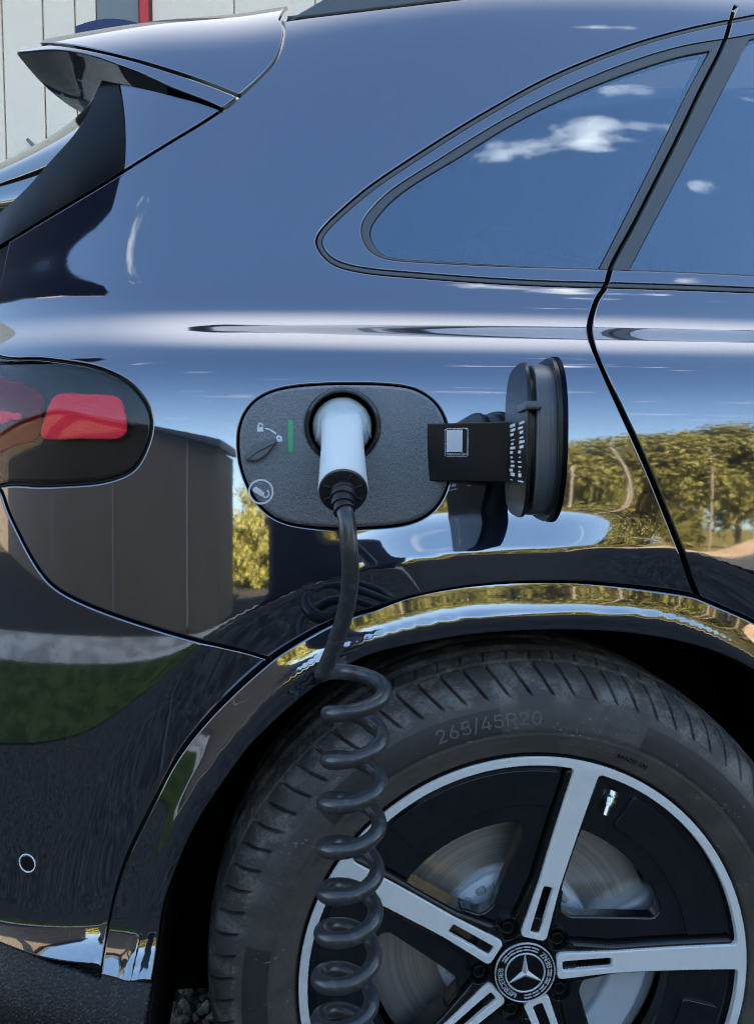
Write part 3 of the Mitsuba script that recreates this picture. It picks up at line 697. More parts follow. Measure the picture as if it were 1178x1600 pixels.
add(FK + "__hinge_arm", on_arm(sheet(box(0, 0.9672, L, 1.0300), lambda x, z: 0 * x, 0.0016, 0.016, 0.01)), "satin_black")
lab = box(0.0225, 0.9945, 0.0475, 1.0235).buffer(0.001)
add(FK + "__sticker", on_arm(sheet(lab, lambda x, z: 0 * x - 0.0004, 0.0002, 0.0003, 0.01)), "white_print", label="small rescue sticker with a blank white field")
add(FK + "__sticker__border", on_arm(sheet(lab.buffer(-0.0007), lambda x, z: 0 * x - 0.0008, 0.0001, 0.0002, 0.01)), "satin_black")
add(FK + "__sticker__field", on_arm(sheet(box(0.0238, 0.9990, 0.0425, 1.0226), lambda x, z: 0 * x - 0.0011, 0.0001, 0.0002, 0.01)), "white_print")
txt = meshkit.text_mesh("Rescue Card", 0.0030, 0.0002)
txt.vertices = np.stack([txt.vertices[:, 0] + 0.0245, -0.0010 - txt.vertices[:, 2], txt.vertices[:, 1] + 0.9954], 1)
tv = A0 + txt.vertices @ np.stack([ax_, ay_, [0, 0, 1]])
add(FK + "__sticker__text", (tv, txt.faces), "white_print", smooth=False)

# ---------------------------------------------------------------- rear wheel
WK = CAR + "__rear_wheel"
labels[WK] = {"label": "rear wheel with five bright machined spokes over gloss black"}
dish = lambda x, z: 0.0165 * (1 - np.clip((np.hypot(x - WX, z - WZ) / 0.262) ** 2, 0, 1))


def at_wheel(g):
    return aff.translate(g, WX, WZ)


def spoke_shape(half_hub, half_mid, half_rim, r0, r1):
    s = Polygon([(r0, -half_hub), (0.11, -half_mid), (r1, -half_rim), (r1, half_rim), (0.11, half_mid), (r0, half_hub)])
    return s.buffer(-0.006).buffer(0.006)


ANG = [75 + 72 * k for k in range(5)]
disc = Point(0, 0).buffer(1, quad_segs=90)
scaled = lambda r: aff.scale(disc, r, r)
spokes = [aff.rotate(spoke_shape(0.0165, 0.0135, 0.0155, 0.0405, 0.268), a, origin=(0, 0)) for a in ANG]
ring_ = scaled(0.2715).difference(scaled(0.2610))
face = shapely.union_all([ring_, *spokes])
face = face.buffer(0.005).buffer(-0.005).intersection(scaled(0.2715))
slots = [aff.rotate(box(0.0475, -0.0062, 0.1085, 0.0062).buffer(-0.002).buffer(0.002), a, origin=(0, 0)) for a in ANG]
face = face.difference(shapely.union_all(slots))
add(WK + "__machined_face", sheet(at_wheel(face), dish, 0.0011, 0.006, 0.006, edge=0.0025), "machined", label="bright machined rim ring and spoke faces")
# black casting: openings between the spokes, flanks beside the machined faces
opening = []
for k in range(5):
    a = np.radians(np.linspace(-58, -1, 24) + 75 + 72)
    o = Polygon(np.vstack([0.184 * np.stack([np.cos(a), np.sin(a)], 1), 0.083 * np.array([[math.cos(math.radians(128)), math.sin(math.radians(128))], [math.cos(math.radians(116)), math.sin(math.radians(116))]])]))
    opening.append(aff.rotate(o.buffer(-0.012).buffer(0.012), 72 * k, origin=(0, 0)))
flank = [aff.rotate(spoke_shape(0.030, 0.0195, 0.0215, 0.040, 0.258), a, origin=(0, 0)) for a in ANG]
openings = shapely.union_all(opening).difference(shapely.union_all([f.buffer(-0.001) for f in flank]))
openings = openings.buffer(-0.005).buffer(0.005)
rim_disc = scaled(0.2600).difference(openings).difference(shapely.union_all([f.buffer(0.0008) for f in flank])).difference(scaled(0.062))
add(WK + "__aero_panel", sheet(at_wheel(rim_disc), lambda x, z: dish(x, z) + 0.013, 0.003, 0.014, 0.008), "lacquer_black")
for k, f in enumerate(flank):
    body_ = f.difference(scaled(0.061)).difference(openings.buffer(-0.0005)).difference(aff.rotate(box(0.049, -0.0050, 0.107, 0.0050), ANG[k], origin=(0, 0)))
    add(WK + "__spoke", sheet(at_wheel(body_), lambda x, z: dish(x, z) + 0.0035, 0.006, 0.030, 0.006), "gloss_black")
    add(WK + "__spoke_groove", sheet(at_wheel(aff.rotate(box(0.047, -0.0066, 0.109, 0.0066), ANG[k], origin=(0, 0))), lambda x, z: dish(x, z) + 0.016, 0.0005, 0.001, 0.01), "lacquer_black")
for k in range(5):                                                      # raised step on each aero panel
    a = np.radians(np.linspace(4, 56, 30) + ANG[k])
    st = Polygon(np.vstack([0.252 * np.stack([np.cos(a), np.sin(a)], 1), 0.205 * np.stack([np.cos(a), np.sin(a)], 1)[::-1]]))
    st = st.difference(shapely.union_all([f.buffer(0.002) for f in flank]))
    add(WK + "__aero_insert", sheet(at_wheel(st.buffer(-0.004).buffer(0.003)), lambda x, z: dish(x, z) + 0.0095, 0.0012, 0.005, 0.008), "lacquer_black")
hubp = scaled(0.0655).difference(scaled(0.0375))
bolts = [(0.0545 * math.cos(math.radians(39 + 72 * k)), 0.0545 * math.sin(math.radians(39 + 72 * k))) for k in range(5)]
wells = shapely.union_all([Point(b).buffer(0.0135) for b in bolts])
add(WK + "__hub_face", sheet(at_wheel(hubp.difference(wells)), lambda x, z: dish(x, z) + 0.0042, 0.0018, 0.02, 0.005), "gloss_black")
hexa = Polygon([(0.0083 * math.cos(math.radians(60 * k + 14)), 0.0083 * math.sin(math.radians(60 * k + 14))) for k in range(6)])
for bx_, bz_ in bolts:
    add(WK + "__lug_bolt", sheet(aff.translate(hexa, WX + bx_, WZ + bz_).difference(Point(WX + bx_, WZ + bz_).buffer(0.0058)), 0.0215, 0.0010, 0.014, 0.004, edge=0.001), "satin_black")
    add(WK + "__lug_bolt_socket", placed(lathe([(.0058, .0225), (.0052, .0290), (.0001, .0290)], 20), (WX + bx_, 0, WZ + bz_)), "matt_black")
    add(WK + "__lug_well", placed(lathe([(.0135, .0195), (.0132, .0340), (.0001, .0345)], 28), (WX + bx_, 0, WZ + bz_)), "lacquer_black", smooth=40)
# hub cap with its emblem
HY = 0.0125
hub = lambda g, d, m, key, hem=0.0005, dep=0.002, st=0.004: add(key, sheet(at_wheel(g), HY + d, hem, dep, st, edge=0.0009), m)
CK = WK + "__hub_cap"
hub(scaled(0.0372), 0.0, "gloss_black", CK, 0.0015, 0.014)
hub(scaled(0.0372).difference(scaled(0.0358)), -0.0010, "emblem_silver", CK + "_ring", 0.0005)
hub(scaled(0.0250).difference(scaled(0.0229)), -0.0012, "emblem_silver", CK + "_ring", 0.0008)
# three-pointed star with a ridge along each arm
star_v, star_f = [], []
for k in range(3):
    a = math.radians(91 + 120 * k)
    c, s = math.cos(a), math.sin(a)
    pt = lambda r, t, y: [WX + r * c - t * s, HY + y, WZ + r * s + t * c]
    i = len(star_v)
    w = 0.0046
    star_v += [pt(0, 0, -0.0034), pt(w * 0.5, w * 0.87, -0.0002), pt(0.0236, 0.0004, -0.0006), pt(0.0236, -0.0004, -0.0006), pt(w * 0.5, -w * 0.87, -0.0002)]
    star_f += [[i, i + 2, i + 1], [i, i + 3, i + 2], [i, i + 4, i + 3]]
add(CK + "_star", trimesh.Trimesh(star_v, star_f, process=False), "emblem_silver", smooth=False)


def ring_text(text, height, radius, centre_deg, depth, y, inward=False, spacing=1.0, bold=False):
    """Lettering round the wheel's axis at height z = radius: tops outward (clockwise) or inward (counter-clockwise)."""
    m = meshkit.text_mesh(text, height, depth, bold)
    v = m.vertices.copy()
    x, h, d = v[:, 0] * spacing, v[:, 1], v[:, 2]
    x = x - (x.min() + x.max()) / 2
    if inward:
        r, a = radius + height - h, math.radians(centre_deg) + x / (radius + height / 2)
    else:
        r, a = radius + h, math.radians(centre_deg) - x / (radius + height / 2)
    yy = (y(r) if callable(y) else y) - d
    return trimesh.Trimesh(np.stack([WX + r * np.cos(a), yy, WZ + r * np.sin(a)], 1), m.faces, process=False)


add(CK + "_lettering", ring_text("MERCEDES", 0.0060, 0.0272, 208, 0.0005, HY, bold=True), "emblem_silver", smooth=False)
add(CK + "_lettering", ring_text("BENZ", 0.0060, 0.0272, 29, 0.0005, HY, inward=True, bold=True), "emblem_silver", smooth=False)
leaves = []
for c0, c1, sgn in ((62, 148, 1), (2, -88, -1)):                       # laurel sprigs between the two words
    for t in np.linspace(0.06, 0.94, 5):
        a = math.radians(c0 + (c1 - c0) * t)
        for rr in (0.0285, 0.0322):
            arc = [((rr) * math.cos(a + u), (rr) * math.sin(a + u)) for u in np.linspace(-0.13, 0.13, 7)]
            leaves.append(LineString(arc).buffer(0.00085))
        arc = [((0.0304) * math.cos(a + u), (0.0288) * math.sin(a + u)) for u in np.linspace(-0.15, 0.05, 7)]
        leaves.append(LineString(arc).buffer(0.0004))
for leaf_ in (leaves[:15], leaves[15:]):
    hub(shapely.union_all(leaf_), -0.0004, "emblem_silver", CK + "_laurel", 0.0002, 0.0008)
# barrel behind the face, brake disc, its hat, the caliper
mv = lambda m, y=0.0: placed(m, (WX, y, WZ))
add(WK + "__rim_barrel", mv(lathe([(.2600, .008), (.2560, .030), (.2420, .045), (.2330, .09), (.2280, .19), (.2450, .23)], 120)), "lacquer_black", smooth=40)
add(WK + "__rim_flange", mv(lathe([(.2712, .0030), (.2730, .0045), (.2740, .0090), (.2700, .0150)], 160)), "satin_black", smooth=40)
add(WK + "__brake_disc", mv(lathe([(.0930, .0780), (.0935, .0760), (.1840, .0760), (.1855, .0775), (.1855, .0960)], 140)), "disc_steel", smooth=30)
hat = [(.1010, .0755), (.1010, .0700), (.0985, .0660), (.0900, .0620), (.0860, .0610), (.0300, .0600)]
add(WK + "__disc_hat", mv(lathe(hat, 96)), "cast_alloy", smooth=25)
teeth = []
for k in range(24):
    a = 2 * math.pi * k / 24
    b = block(0.0135, 0.006, 0.0085, 0.002)
    c, s = math.cos(a), math.sin(a)
    teeth.append(placed(b, (WX + 0.0880 * c, 0.0605, WZ + 0.0880 * s), [[-s, 0, c], [0, 1, 0], [c, 0, s]]))
add(WK + "__hat_teeth", trimesh.util.concatenate(teeth), "caliper_grey", smooth=False)
CAL = Polygon([(0.095 * math.cos(math.radians(a)), 0.095 * math.sin(math.radians(a))) for a in np.linspace(-66, 18, 20)] + [(0.196 * math.cos(math.radians(a)), 0.196 * math.sin(math.radians(a))) for a in np.linspace(22, -70, 20)])
CAL = CAL.buffer(-0.012).buffer(0.012)
add(WK + "__brake_caliper", sheet(at_wheel(CAL), lambda x, z: 0.052 + 0.5 * (np.hypot(x - WX, z - WZ) - 0.15) ** 2 * 8, 0.010, 0.05, 0.008), "caliper_grey", label="grey brake caliper behind the spokes")
add(WK + "__brake_caliper_bridge", sheet(at_wheel(CAL.buffer(-0.026)), lambda x, z: 0.044 + 0 * x, 0.006, 0.012, 0.008), "cast_alloy")
# tyre valve
va = math.radians(64.5)
vc, vs = math.cos(va), math.sin(va)
stem = trimesh.util.concatenate([lathe([(.0001, -.026), (.0036, -.026), (.0040, -.014), (.0060, -.0135), (.0060, -.010), (.0078, -.0095), (.0078, -.0045), (.0056, -.004), (.0072, -.002), (.0072, .004)], 18)])
add(WK + "__valve", placed(stem, (WX + 0.241 * vc, 0.014, WZ + 0.241 * vs), [[-vs, 0, vc], [vc * .97, .24, vs * .97], [vc * -.24, .97, -.24 * vs]]), "chrome", smooth=30)

# tyre: a lathe whose shoulder carries sipes and whose tread carries grooves
TY = PchipInterpolator(np.linspace(0, 1, 19), [.0160, .0095, .0030, -.0010, -.0065, -.0105, -.0125, -.0120, -.0095, -.0050, .0015, .0100, .0210, .0340, .0480, .0620, .0900, .1300, .1750])
TR = PchipInterpolator(np.linspace(0, 1, 19), [.2690, .2735, .2762, .2805, .2900, .3010, .3115, .3230, .3345, .3460, .3564, .3655, .3727, .3782, .3820, .3843, .3864, .3872, .3872])
NA, NP = 3000, 130
uu = np.linspace(0, 1, NP)
aa = np.arange(NA) * 2 * math.pi / NA
rr, yy = TR(uu)[None] + 0 * aa[:, None], TY(uu)[None] + 0 * aa[:, None]
dr_, dy_ = np.gradient(TR(uu)), np.gradient(TY(uu))
ln = np.hypot(dr_, dy_)
nr, ny = dy_ / ln, -dr_ / ln                                            # outward across the profile
cut = np.zeros((NA, NP))
ys = TY(uu)[None]
lean = (TR(uu)[None] - 0.366) * -1.9                                     # the sipes lean
NS = 84
ph = ((aa[:, None] + lean * 0.9) * NS / (2 * math.pi)) % 1.0
sip = np.clip(1 - np.abs(ph - 0.5) * (2 * math.pi * 0.378 / NS) / 0.0020, 0, 1)
rg = TR(uu)[None]
zone = smooth01(0.3440, 0.3540, rg) * (1 - smooth01(0.0290, 0.0320, ys))
cut += 0.0085 * np.minimum(sip * 3.0, 1) * zone
ph2 = ((aa[:, None] - lean * 1.5) * NS / (2 * math.pi)) % 1.0
sip2 = np.clip(1 - np.abs(ph2 - 0.3) * (2 * math.pi * 0.378 / NS) / 0.0014, 0, 1)
cut += 0.0035 * np.minimum(sip2 * 1.8, 1) * smooth01(0.036, 0.040, ys) * (1 - smooth01(0.058, 0.062, ys))
for y0, w_, d_ in ((0.0325, 0.0015, 0.002), (0.068, 0.005, 0.007), (0.118, 0.005, 0.007)):
    cut += d_ * np.clip(1.6 - np.abs(ys - y0) / w_, 0, 1)
cut -= 0.0006 * (np.abs(rg - 0.3020) < 0.0012) * (ys < 0.0)             # bead line, lettering ledge, rim protector
cut -= 0.0008 * np.clip(1.6 - np.abs(rg - 0.3480) / 0.0012, 0, 1) * (ys < 0.005)
rr, yy = rr - nr[None] * cut, yy - ny[None] * cut
tv = np.stack([WX + rr * np.cos(aa)[:, None], yy, WZ + rr * np.sin(aa)[:, None]], -1).reshape(-1, 3)
i, j = np.meshgrid(np.arange(NA), np.arange(NP - 1), indexing="ij")
k = (i + 1) % NA
tq = np.stack([i * NP + j, i * NP + j + 1, k * NP + j + 1, k * NP + j], -1).reshape(-1, 4)
add(WK + "__tyre", (tv, tq), "tyre_rubber", smooth=True, label="dusty black low profile tyre with shoulder sipes")
yo = lambda r: np.interp(r, TR(uu), TY(uu)) - 0.0002
add(WK + "__tyre_lettering", ring_text("265/45R20", 0.0150, 0.3150, 99.5, 0.0008, yo, spacing=1.12), "tyre_letter", smooth=False)
add(WK + "__tyre_lettering", ring_text("MADE IN", 0.0055, 0.2885, 66, 0.0006, yo, spacing=1.2), "matt_black", smooth=False)
da = math.radians(190.5)
add(WK + "__tyre_dot", sheet(Point(WX + .306 * math.cos(da), WZ + .306 * math.sin(da)).buffer(0.0056), lambda x, z: yo(np.hypot(x - WX, z - WZ)) - 0.0003, 0.0003, 0.001, 0.004), "plug_white", label="pale paint dot on the tyre")

# inside of the wheel arch
li = np.vstack([[(-0.205, 0.15)], curve("arch_lip")[2:], LIP_END])
yl = arch(np.clip(li[:, 0], -.3, .7), li[:, 1]) + 0.012
q = np.linspace(0, 1, 8)
inner = np.stack([np.broadcast_to(li[:, None, 0], (len(li), 8)) - 0.02 * q[None] * np.sign(li[:, None, 0] - WX) * -1, yl[:, None] + q[None] * 0.42, np.broadcast_to(li[:, None, 1], (len(li), 8)) + 0.03 * q[None]], -1)
add(CAR + "__wheel_arch_liner", grid_mesh(inner), "well_felt", smooth=True)
add(CAR + "__wheel_arch_back", sheet(box(-0.32, 0.125, 0.85, 0.88), 0.36, 0.002, 0.004, 0.1), "well_felt")

# ---------------------------------------------------------------- charging plug and coiled cable
KK = "charging_cable"
labels[KK] = {"label": "white charging plug with a black coiled cable hanging from the car's port", "category": "charging cable"}
B0, B1 = np.array([hx, 0.004, 1.0320]), np.array([0.0226, -0.166, 0.9624])
ax = (B1 - B0) / np.linalg.norm(B1 - B0)
sx_ = np.cross(ax, [0, 0, 1]); sx_ /= np.linalg.norm(sx_)
sx_ = -sx_ if sx_[0] < 0 else sx_
sz_ = np.cross(sx_, ax); sz_ = -sz_ if sz_[2] < 0 else sz_
ang = np.arange(64) * 2 * math.pi / 64
LB = float(np.linalg.norm(B1 - B0))


def section(t, hw, hh, e, lift=0.0):
    c, s = np.cos(ang), np.sin(ang)
    return B0 + ax * t * LB + sz_ * lift + (np.sign(c) * np.abs(c) ** (2 / e) * hw)[:, None] * sx_ + (np.sign(s) * np.abs(s) ** (2 / e) * hh)[:, None] * sz_


handle = [section(t, hw, hh, e, lf) for t, hw, hh, e, lf in
          ((0.0, .0232, .0200, 3.0, .002), (.10, .0226, .0200, 3.4, .001), (.3, .0218, .0192, 3.6, 0), (.5, .0216, .0200, 3.4, 0), (.7, .0220, .0206, 2.8, 0), (.88, .0222, .0212, 2.4, 0), (.975, .0226, .0218, 2.1, 0), (.995, .0222, .0214, 2.0, 0))]
add(KK + "__handle", loft(handle), "plug_white", smooth=40, label="white plug handle pointing out and down")
head = lathe([(.0001, -.016), (.010, -.0156), (.019, -.0138), (.0255, -.0105), (.0300, -.0060), (.0322, .0), (.0328, .008), (.0328, .030)], 72)
add(KK + "__plug_head", placed(head, (hx, cy + 0.004, hz)), "plug_white", smooth=True)
for s in (-1, 1):                                                       # moulded arrows on both cheeks
    for w_, dx in ((0.0016, 0.0), (0.0012, 0.0035)):
        pts = [(hx + s * (0.0235 + dx * .5) - 0.0042, hz - 0.016), (hx + s * 0.0262, hz + 0.006 - dx * 2), (hx + s * (0.0262 + .002) + 0.003, hz - 0.012)]
        add(KK + "__plug_head__arrow_mark", sheet(capsule_strip(pts, w_), lambda x, z: cy + 0.004 - 0.0160 * np.sqrt(np.clip(1 - (np.hypot(x - hx, z - hz) / 0.0335) ** 2, 0.01, 1)) ** 0.9 - 0.0006, 0.0005, 0.003, 0.003, edge=0.001), "plug_white")
E0 = B1
cap = [E0 + ax * t + r * (np.cos(ang)[:, None] * sx_ + 0.97 * np.sin(ang)[:, None] * sz_) for t, r in ((-.003, .0216), (.000, .0219), (.0022, .0214), (.0030, .0200), (.0030, .0110))]
add(KK + "__end_cap", loft(cap), "plug_black", smooth=35)
ribs = []
for k in range(8):
    a = 2 * math.pi * (k + .5) / 8
    d = math.cos(a) * sx_ + math.sin(a) * sz_
    e = -math.sin(a) * sx_ + math.cos(a) * sz_
    ribs.append(placed(block(0.0075, 0.0022, 0.0016, 0.0005), E0 + ax * 0.0036 + d * 0.0150, [d, e, ax]))
add(KK + "__end_cap__ribs", trimesh.util.concatenate(ribs), "plug_black", smooth=False)
lead = spline([E0 + ax * 0.001, E0 + ax * 0.010 + [0, 0, -0.0015], E0 + ax * 0.0185 + [0, 0, -0.0065], (0.0245, -0.1905, 0.940), (0.0262, -0.1945, 0.920), (0.0277, -0.192, 0.897), (0.0262, -0.180, 0.868), (0.0190, -0.164, 0.834), (0.0095, -0.150, 0.805), (0.0035, -0.142, 0.789)], step=0.0022)
s_ = np.concatenate([[0], np.cumsum(np.linalg.norm(np.diff(lead, axis=0), axis=1))])
bs = np.linspace(0, 0.026, 60)
bp = np.stack([np.interp(bs, s_, lead[:, k]) for k in range(3)], 1)
br = 0.0118 - 0.0030 * bs / 0.026 + 0.0008 * np.sign(np.sin(bs * 2 * math.pi / 0.0078)) * (bs > 0.004)
add(KK + "__cable_boot", tube(bp, br, 32), "plug_black", smooth=40)
# the coil: turns hang one below the other
turns = 8.9
th = np.linspace(0, turns * 2 * math.pi, int(turns * 60))
zc = 0.7870 - 0.0448 * th / (2 * math.pi)
xc = 0.0372 - 0.0016 * th / (2 * math.pi)
R = 0.0270 + 0.0008 * np.sin(th * 0.31 + 1)
coil = np.stack([xc - R * np.cos(th) + 0.0006 * np.sin(th * .23), -0.118 + R * np.sin(th), zc + 0.0012 * np.sin(th * 0.37)], 1)
start = lead[-1]
shift = (start - coil[0])
blend = np.exp(-th / 1.6)[:, None]
coil = coil + shift * blend
e_ = coil[-1]
run = spline([e_, e_ + (coil[-1] - coil[-4]) * 4 + [0, 0, -0.02], (0.03, -0.17, 0.22), (0.05, -0.24, 0.04), (0.02, -0.42, 0.009), (-0.12, -1.0, 0.009), (-0.02, -1.7, 0.009), (-0.18, -2.22, 0.012), (-0.20, -2.33, 0.16), (-0.20, -2.34, 0.40)], step=0.012)   # on to the column
path = np.vstack([lead[s_ > 0.012], coil[1:], run[1:]])
add(KK + "__cord", tube(path, 0.0077, 22), "cord_black", smooth=True, label="black cord, straight at first, then coiled")

# ---------------------------------------------------------------- ground
def gravel_color(p, n, uv):
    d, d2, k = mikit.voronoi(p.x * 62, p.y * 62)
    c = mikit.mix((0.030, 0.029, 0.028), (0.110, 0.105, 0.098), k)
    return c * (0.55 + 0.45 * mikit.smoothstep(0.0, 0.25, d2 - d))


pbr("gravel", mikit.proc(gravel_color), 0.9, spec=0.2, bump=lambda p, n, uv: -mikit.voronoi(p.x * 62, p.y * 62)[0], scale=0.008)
pbr("column_navy", (0.012, 0.016, 0.030), 0.4)
pbr("grass", mikit.proc(lambda p, n, uv: mikit.mix((0.030, 0.052, 0.012), (0.070, 0.092, 0.022), mikit.smoothstep(0.25, 0.75, mikit.fbm(p.x * 6, p.y * 6, 0.0, 5)))), 0.9, spec=0.1)
pbr("concrete", mikit.proc(lambda p, n, uv: mikit.mix((0.34, 0.315, 0.28), (0.62, 0.585, 0.53), mikit.smoothstep(0.25, 0.7, mikit.fbm(p.x * 3, p.y * 3, 0.0, 5)))), 0.85, spec=0.2)
pbr("sand", mikit.proc(lambda p, n, uv: mikit.mix((0.36, 0.26, 0.17), (0.52, 0.39, 0.27), mikit.fbm(p.x * 2, p.y * 2, 0.0, 4))), 0.95, spec=0.1)


def plane_sheet(x0, x1, y0, y1, z, nx=1, ny=1):
    xs, ys_ = np.linspace(x0, x1, nx + 1), np.linspace(y0, y1, ny + 1)
    g = np.stack(np.broadcast_arrays(xs[:, None], ys_[None, :], np.array(z)), -1)
    return grid_mesh(g)


add("gravel_ground", plane_sheet(-600, 600, -600, 600, 0.0), "gravel", kind="structure", label="grey gravel lot under and around the car")
def bend(r0, r1, a0, a1, z, n=60):
    """A strip of ground that bends round the lot: radii from the car's rear corner, angles from straight across, to the left."""
    a = np.radians(np.linspace(a0, a1, n))
    return grid_mesh(np.stack([np.stack([-0.15 - r * np.sin(a), -r * np.cos(a), np.full(n, z)], 1) for r in np.linspace(r0, r1, 3)], 0), True)


add("grass_strip", bend(2.6, 4.4, 4, 112, 0.008), "grass", kind="structure", label="green grass strip in front of the grey shed")
add("concrete_path", bend(4.4, 5.5, 4, 112, 0.004), "concrete", kind="structure", label="pale concrete path along the grey shed")
add("sand_slope", grid_mesh(np.array([[(3.2, -6.2, -0.05), (5.6, -10.6, 0.02)], [(4.6, -6.2, 0.35), (7.4, -10.4, 0.66)], [(6.2, -6.0, 0.85), (9.2, -10.0, 1.18)], [(14.0, -5.0, 1.5), (22, -9.0, 2.2)]])), "sand", kind="structure", label="sunlit sandy slope beside the trees")
add("far_meadow", plane_sheet(-600, 600, -600, -10.5, 0.006), "dry_grass", kind="structure", label="dry meadow under and behind the trees")
pbr("dry_grass", mikit.proc(lambda p, n, uv: mikit.mix((0.07, 0.065, 0.018), (0.16, 0.13, 0.04), mikit.fbm(p.x * 3, p.y * 3, 0.0, 4))), 0.9, spec=0.1)
# loose stones where the ground shows between the bumper and the tyre
stones = []
unit = trimesh.creation.icosphere(subdivisions=1)
for _ in range(1500):
    s = rng.uniform(0.004, 0.013)
    v = unit.vertices * (s * rng.uniform(0.6, 1.3, 3)) * (1 + 0.18 * rng.standard_normal((len(unit.vertices), 1)))
    a = rng.uniform(0, 6.28)
    R_ = np.array([[math.cos(a), -math.sin(a), 0], [math.sin(a), math.cos(a), 0], [0, 0, 1]])
    stones.append(trimesh.Trimesh(v @ R_.T + [rng.uniform(-0.62, 0.05), rng.uniform(0.15, 1.1), rng.uniform(0.0, 0.006)], unit.faces, process=False))
pbr("stone", mikit.proc(lambda p, n, uv: mikit.mix((0.10, 0.095, 0.09), (0.36, 0.34, 0.31), mikit.cell_rand(p.x * 45, p.y * 45, 0.0))), 0.85, spec=0.3)
add("loose_gravel", trimesh.util.concatenate(stones), "stone", smooth=False, kind="stuff", label="loose grey stones under the car beside the tyre")

# ---------------------------------------------------------------- the pale hall behind the car
pbr("hall_panel", mikit.proc(lambda p, n, uv: mikit.mix((0.88, 0.74, 0.60), (0.93, 0.80, 0.66), mikit.fbm(p.x * 0.8, p.y, p.z * 0.6, 3))), 0.5)
pbr("hall_joint", (0.22, 0.22, 0.21), 0.7)
pbr("hall_grey", (0.20, 0.215, 0.23), 0.5)
pbr("hall_red", (0.62, 0.035, 0.04), 0.45)
pbr("hall_white", (0.78, 0.78, 0.76), 0.5)
HK = "industrial_hall"
labels[HK] = {"label": "pale panelled hall with a red post and grey door behind the car", "category": "building"}
HYY = 9.0
add(HK + "__wall", trimesh.Trimesh(*[np.array(a) for a in ([(-14, HYY + .06, 0), (16, HYY + .06, 0), (16, HYY + .06, 13), (-14, HYY + .06, 13)], [(0, 1, 2), (0, 2, 3)])], process=False), "hall_joint", smooth=False)
edges = [-14.0, -13.0, -12.0, -11.0, -10.0, -9.0, -8.0, -7.0, -6.1, -5.2, -4.30, -3.78, -3.30, -2.92, -2.66]
for a, b in zip(edges[:-1], edges[1:]):
    add(HK + "__panel", placed(block(b - a - 0.02, 0.05, 13.0, 0.004), ((a + b) / 2, HYY + 0.02, 6.5)), "hall_panel", smooth=False)
add(HK + "__door", placed(block(0.50, 0.06, 5.6, 0.006), (-2.40, HYY + 0.0, 2.8)), "hall_grey", smooth=False, label="grey door panel")
add(HK + "__panel", placed(block(0.50, 0.06, 7.3, 0.006), (-2.40, HYY + 0.0, 9.3)), "hall_grey", smooth=False)
add(HK + "__post", placed(block(0.10, 0.10, 13, 0.01), (-2.08, HYY - 0.04, 6.5)), "hall_red", smooth=False, label="red post at the edge of the hall door")
for a, b in zip(np.linspace(-2.0, 15, 18)[:-1], np.linspace(-2.0, 15, 18)[1:]):
    add(HK + "__panel", placed(block(b - a - 0.015, 0.05, 13.0, 0.004), ((a + b) / 2, HYY + 0.02, 6.5)), "hall_panel", smooth=False)
for p0, p1 in (((-3.5, 8.93, 4.9), (-2.6, 8.93, 4.0)), ((-4.2, 8.93, 4.6), (-3.45, 8.93, 4.1))):
    add(HK + "__brace", tube(np.linspace(p0, p1, 4), 0.022, 10), "hall_joint", smooth=True)
FE = "slatted_screen"
labels[FE] = {"label": "white slatted screen in front of the pale hall, behind the tailgate", "category": "screen"}
for k in range(7):
    add(FE + "__slat", placed(block(1.9, 0.03, 0.10, 0.006), (-3.6, 7.6, 1.75 + 0.24 * k), [[.985, 0, -.17], [0, 1, 0], [.17, 0, .985]]), "hall_white", smooth=False)
for x_ in (-4.35, -3.35, -2.75):
    add(FE + "__post", placed(block(0.07, 0.06, 3.6, 0.006), (x_, 7.66, 1.8)), "hall_white", smooth=False)
# a dark blue canopy end that shows above the spoiler
pbr("canopy_blue", (0.018, 0.028, 0.11), 0.35)
cu = np.linspace(0, 1, 30)
prof_c = np.stack([-1.20 + 0.40 * cu, 3.125 + 0.085 * np.sin(np.pi * np.clip(cu * 0.78 + 0.12, 0, 1)) ** 0.8], 1)
gc = np.stack([np.stack([prof_c[:, 0] + 0.10 * t, np.full(30, 3.2) + 0.9 * t, prof_c[:, 1] - 0.10 * (1 - t) * 0], 1) for t in np.linspace(0, 1, 8)], 1)
drop = np.stack([np.stack([prof_c[:, 0] + 0.02 * t, np.full(30, 3.2), prof_c[:, 1] - 0.14 * t], 1) for t in np.linspace(1, 0, 5)], 1)
add("blue_canopy", trimesh.util.concatenate([trimesh.Trimesh(*(lambda v, f: (v, np.vstack([f[:, [0, 1, 2]], f[:, [0, 2, 3]]])))(*grid_mesh(g)), process=False) for g in (drop, gc)]), "canopy_blue", smooth=40,
    label="dark blue curved canopy end showing above the spoiler", category="canopy")
add("blue_canopy__pole", tube(np.array([(-0.86, 3.6, 0), (-0.86, 3.6, 1.5), (-0.86, 3.6, 3.13)]), 0.03, 12), "hall_grey", smooth=True)

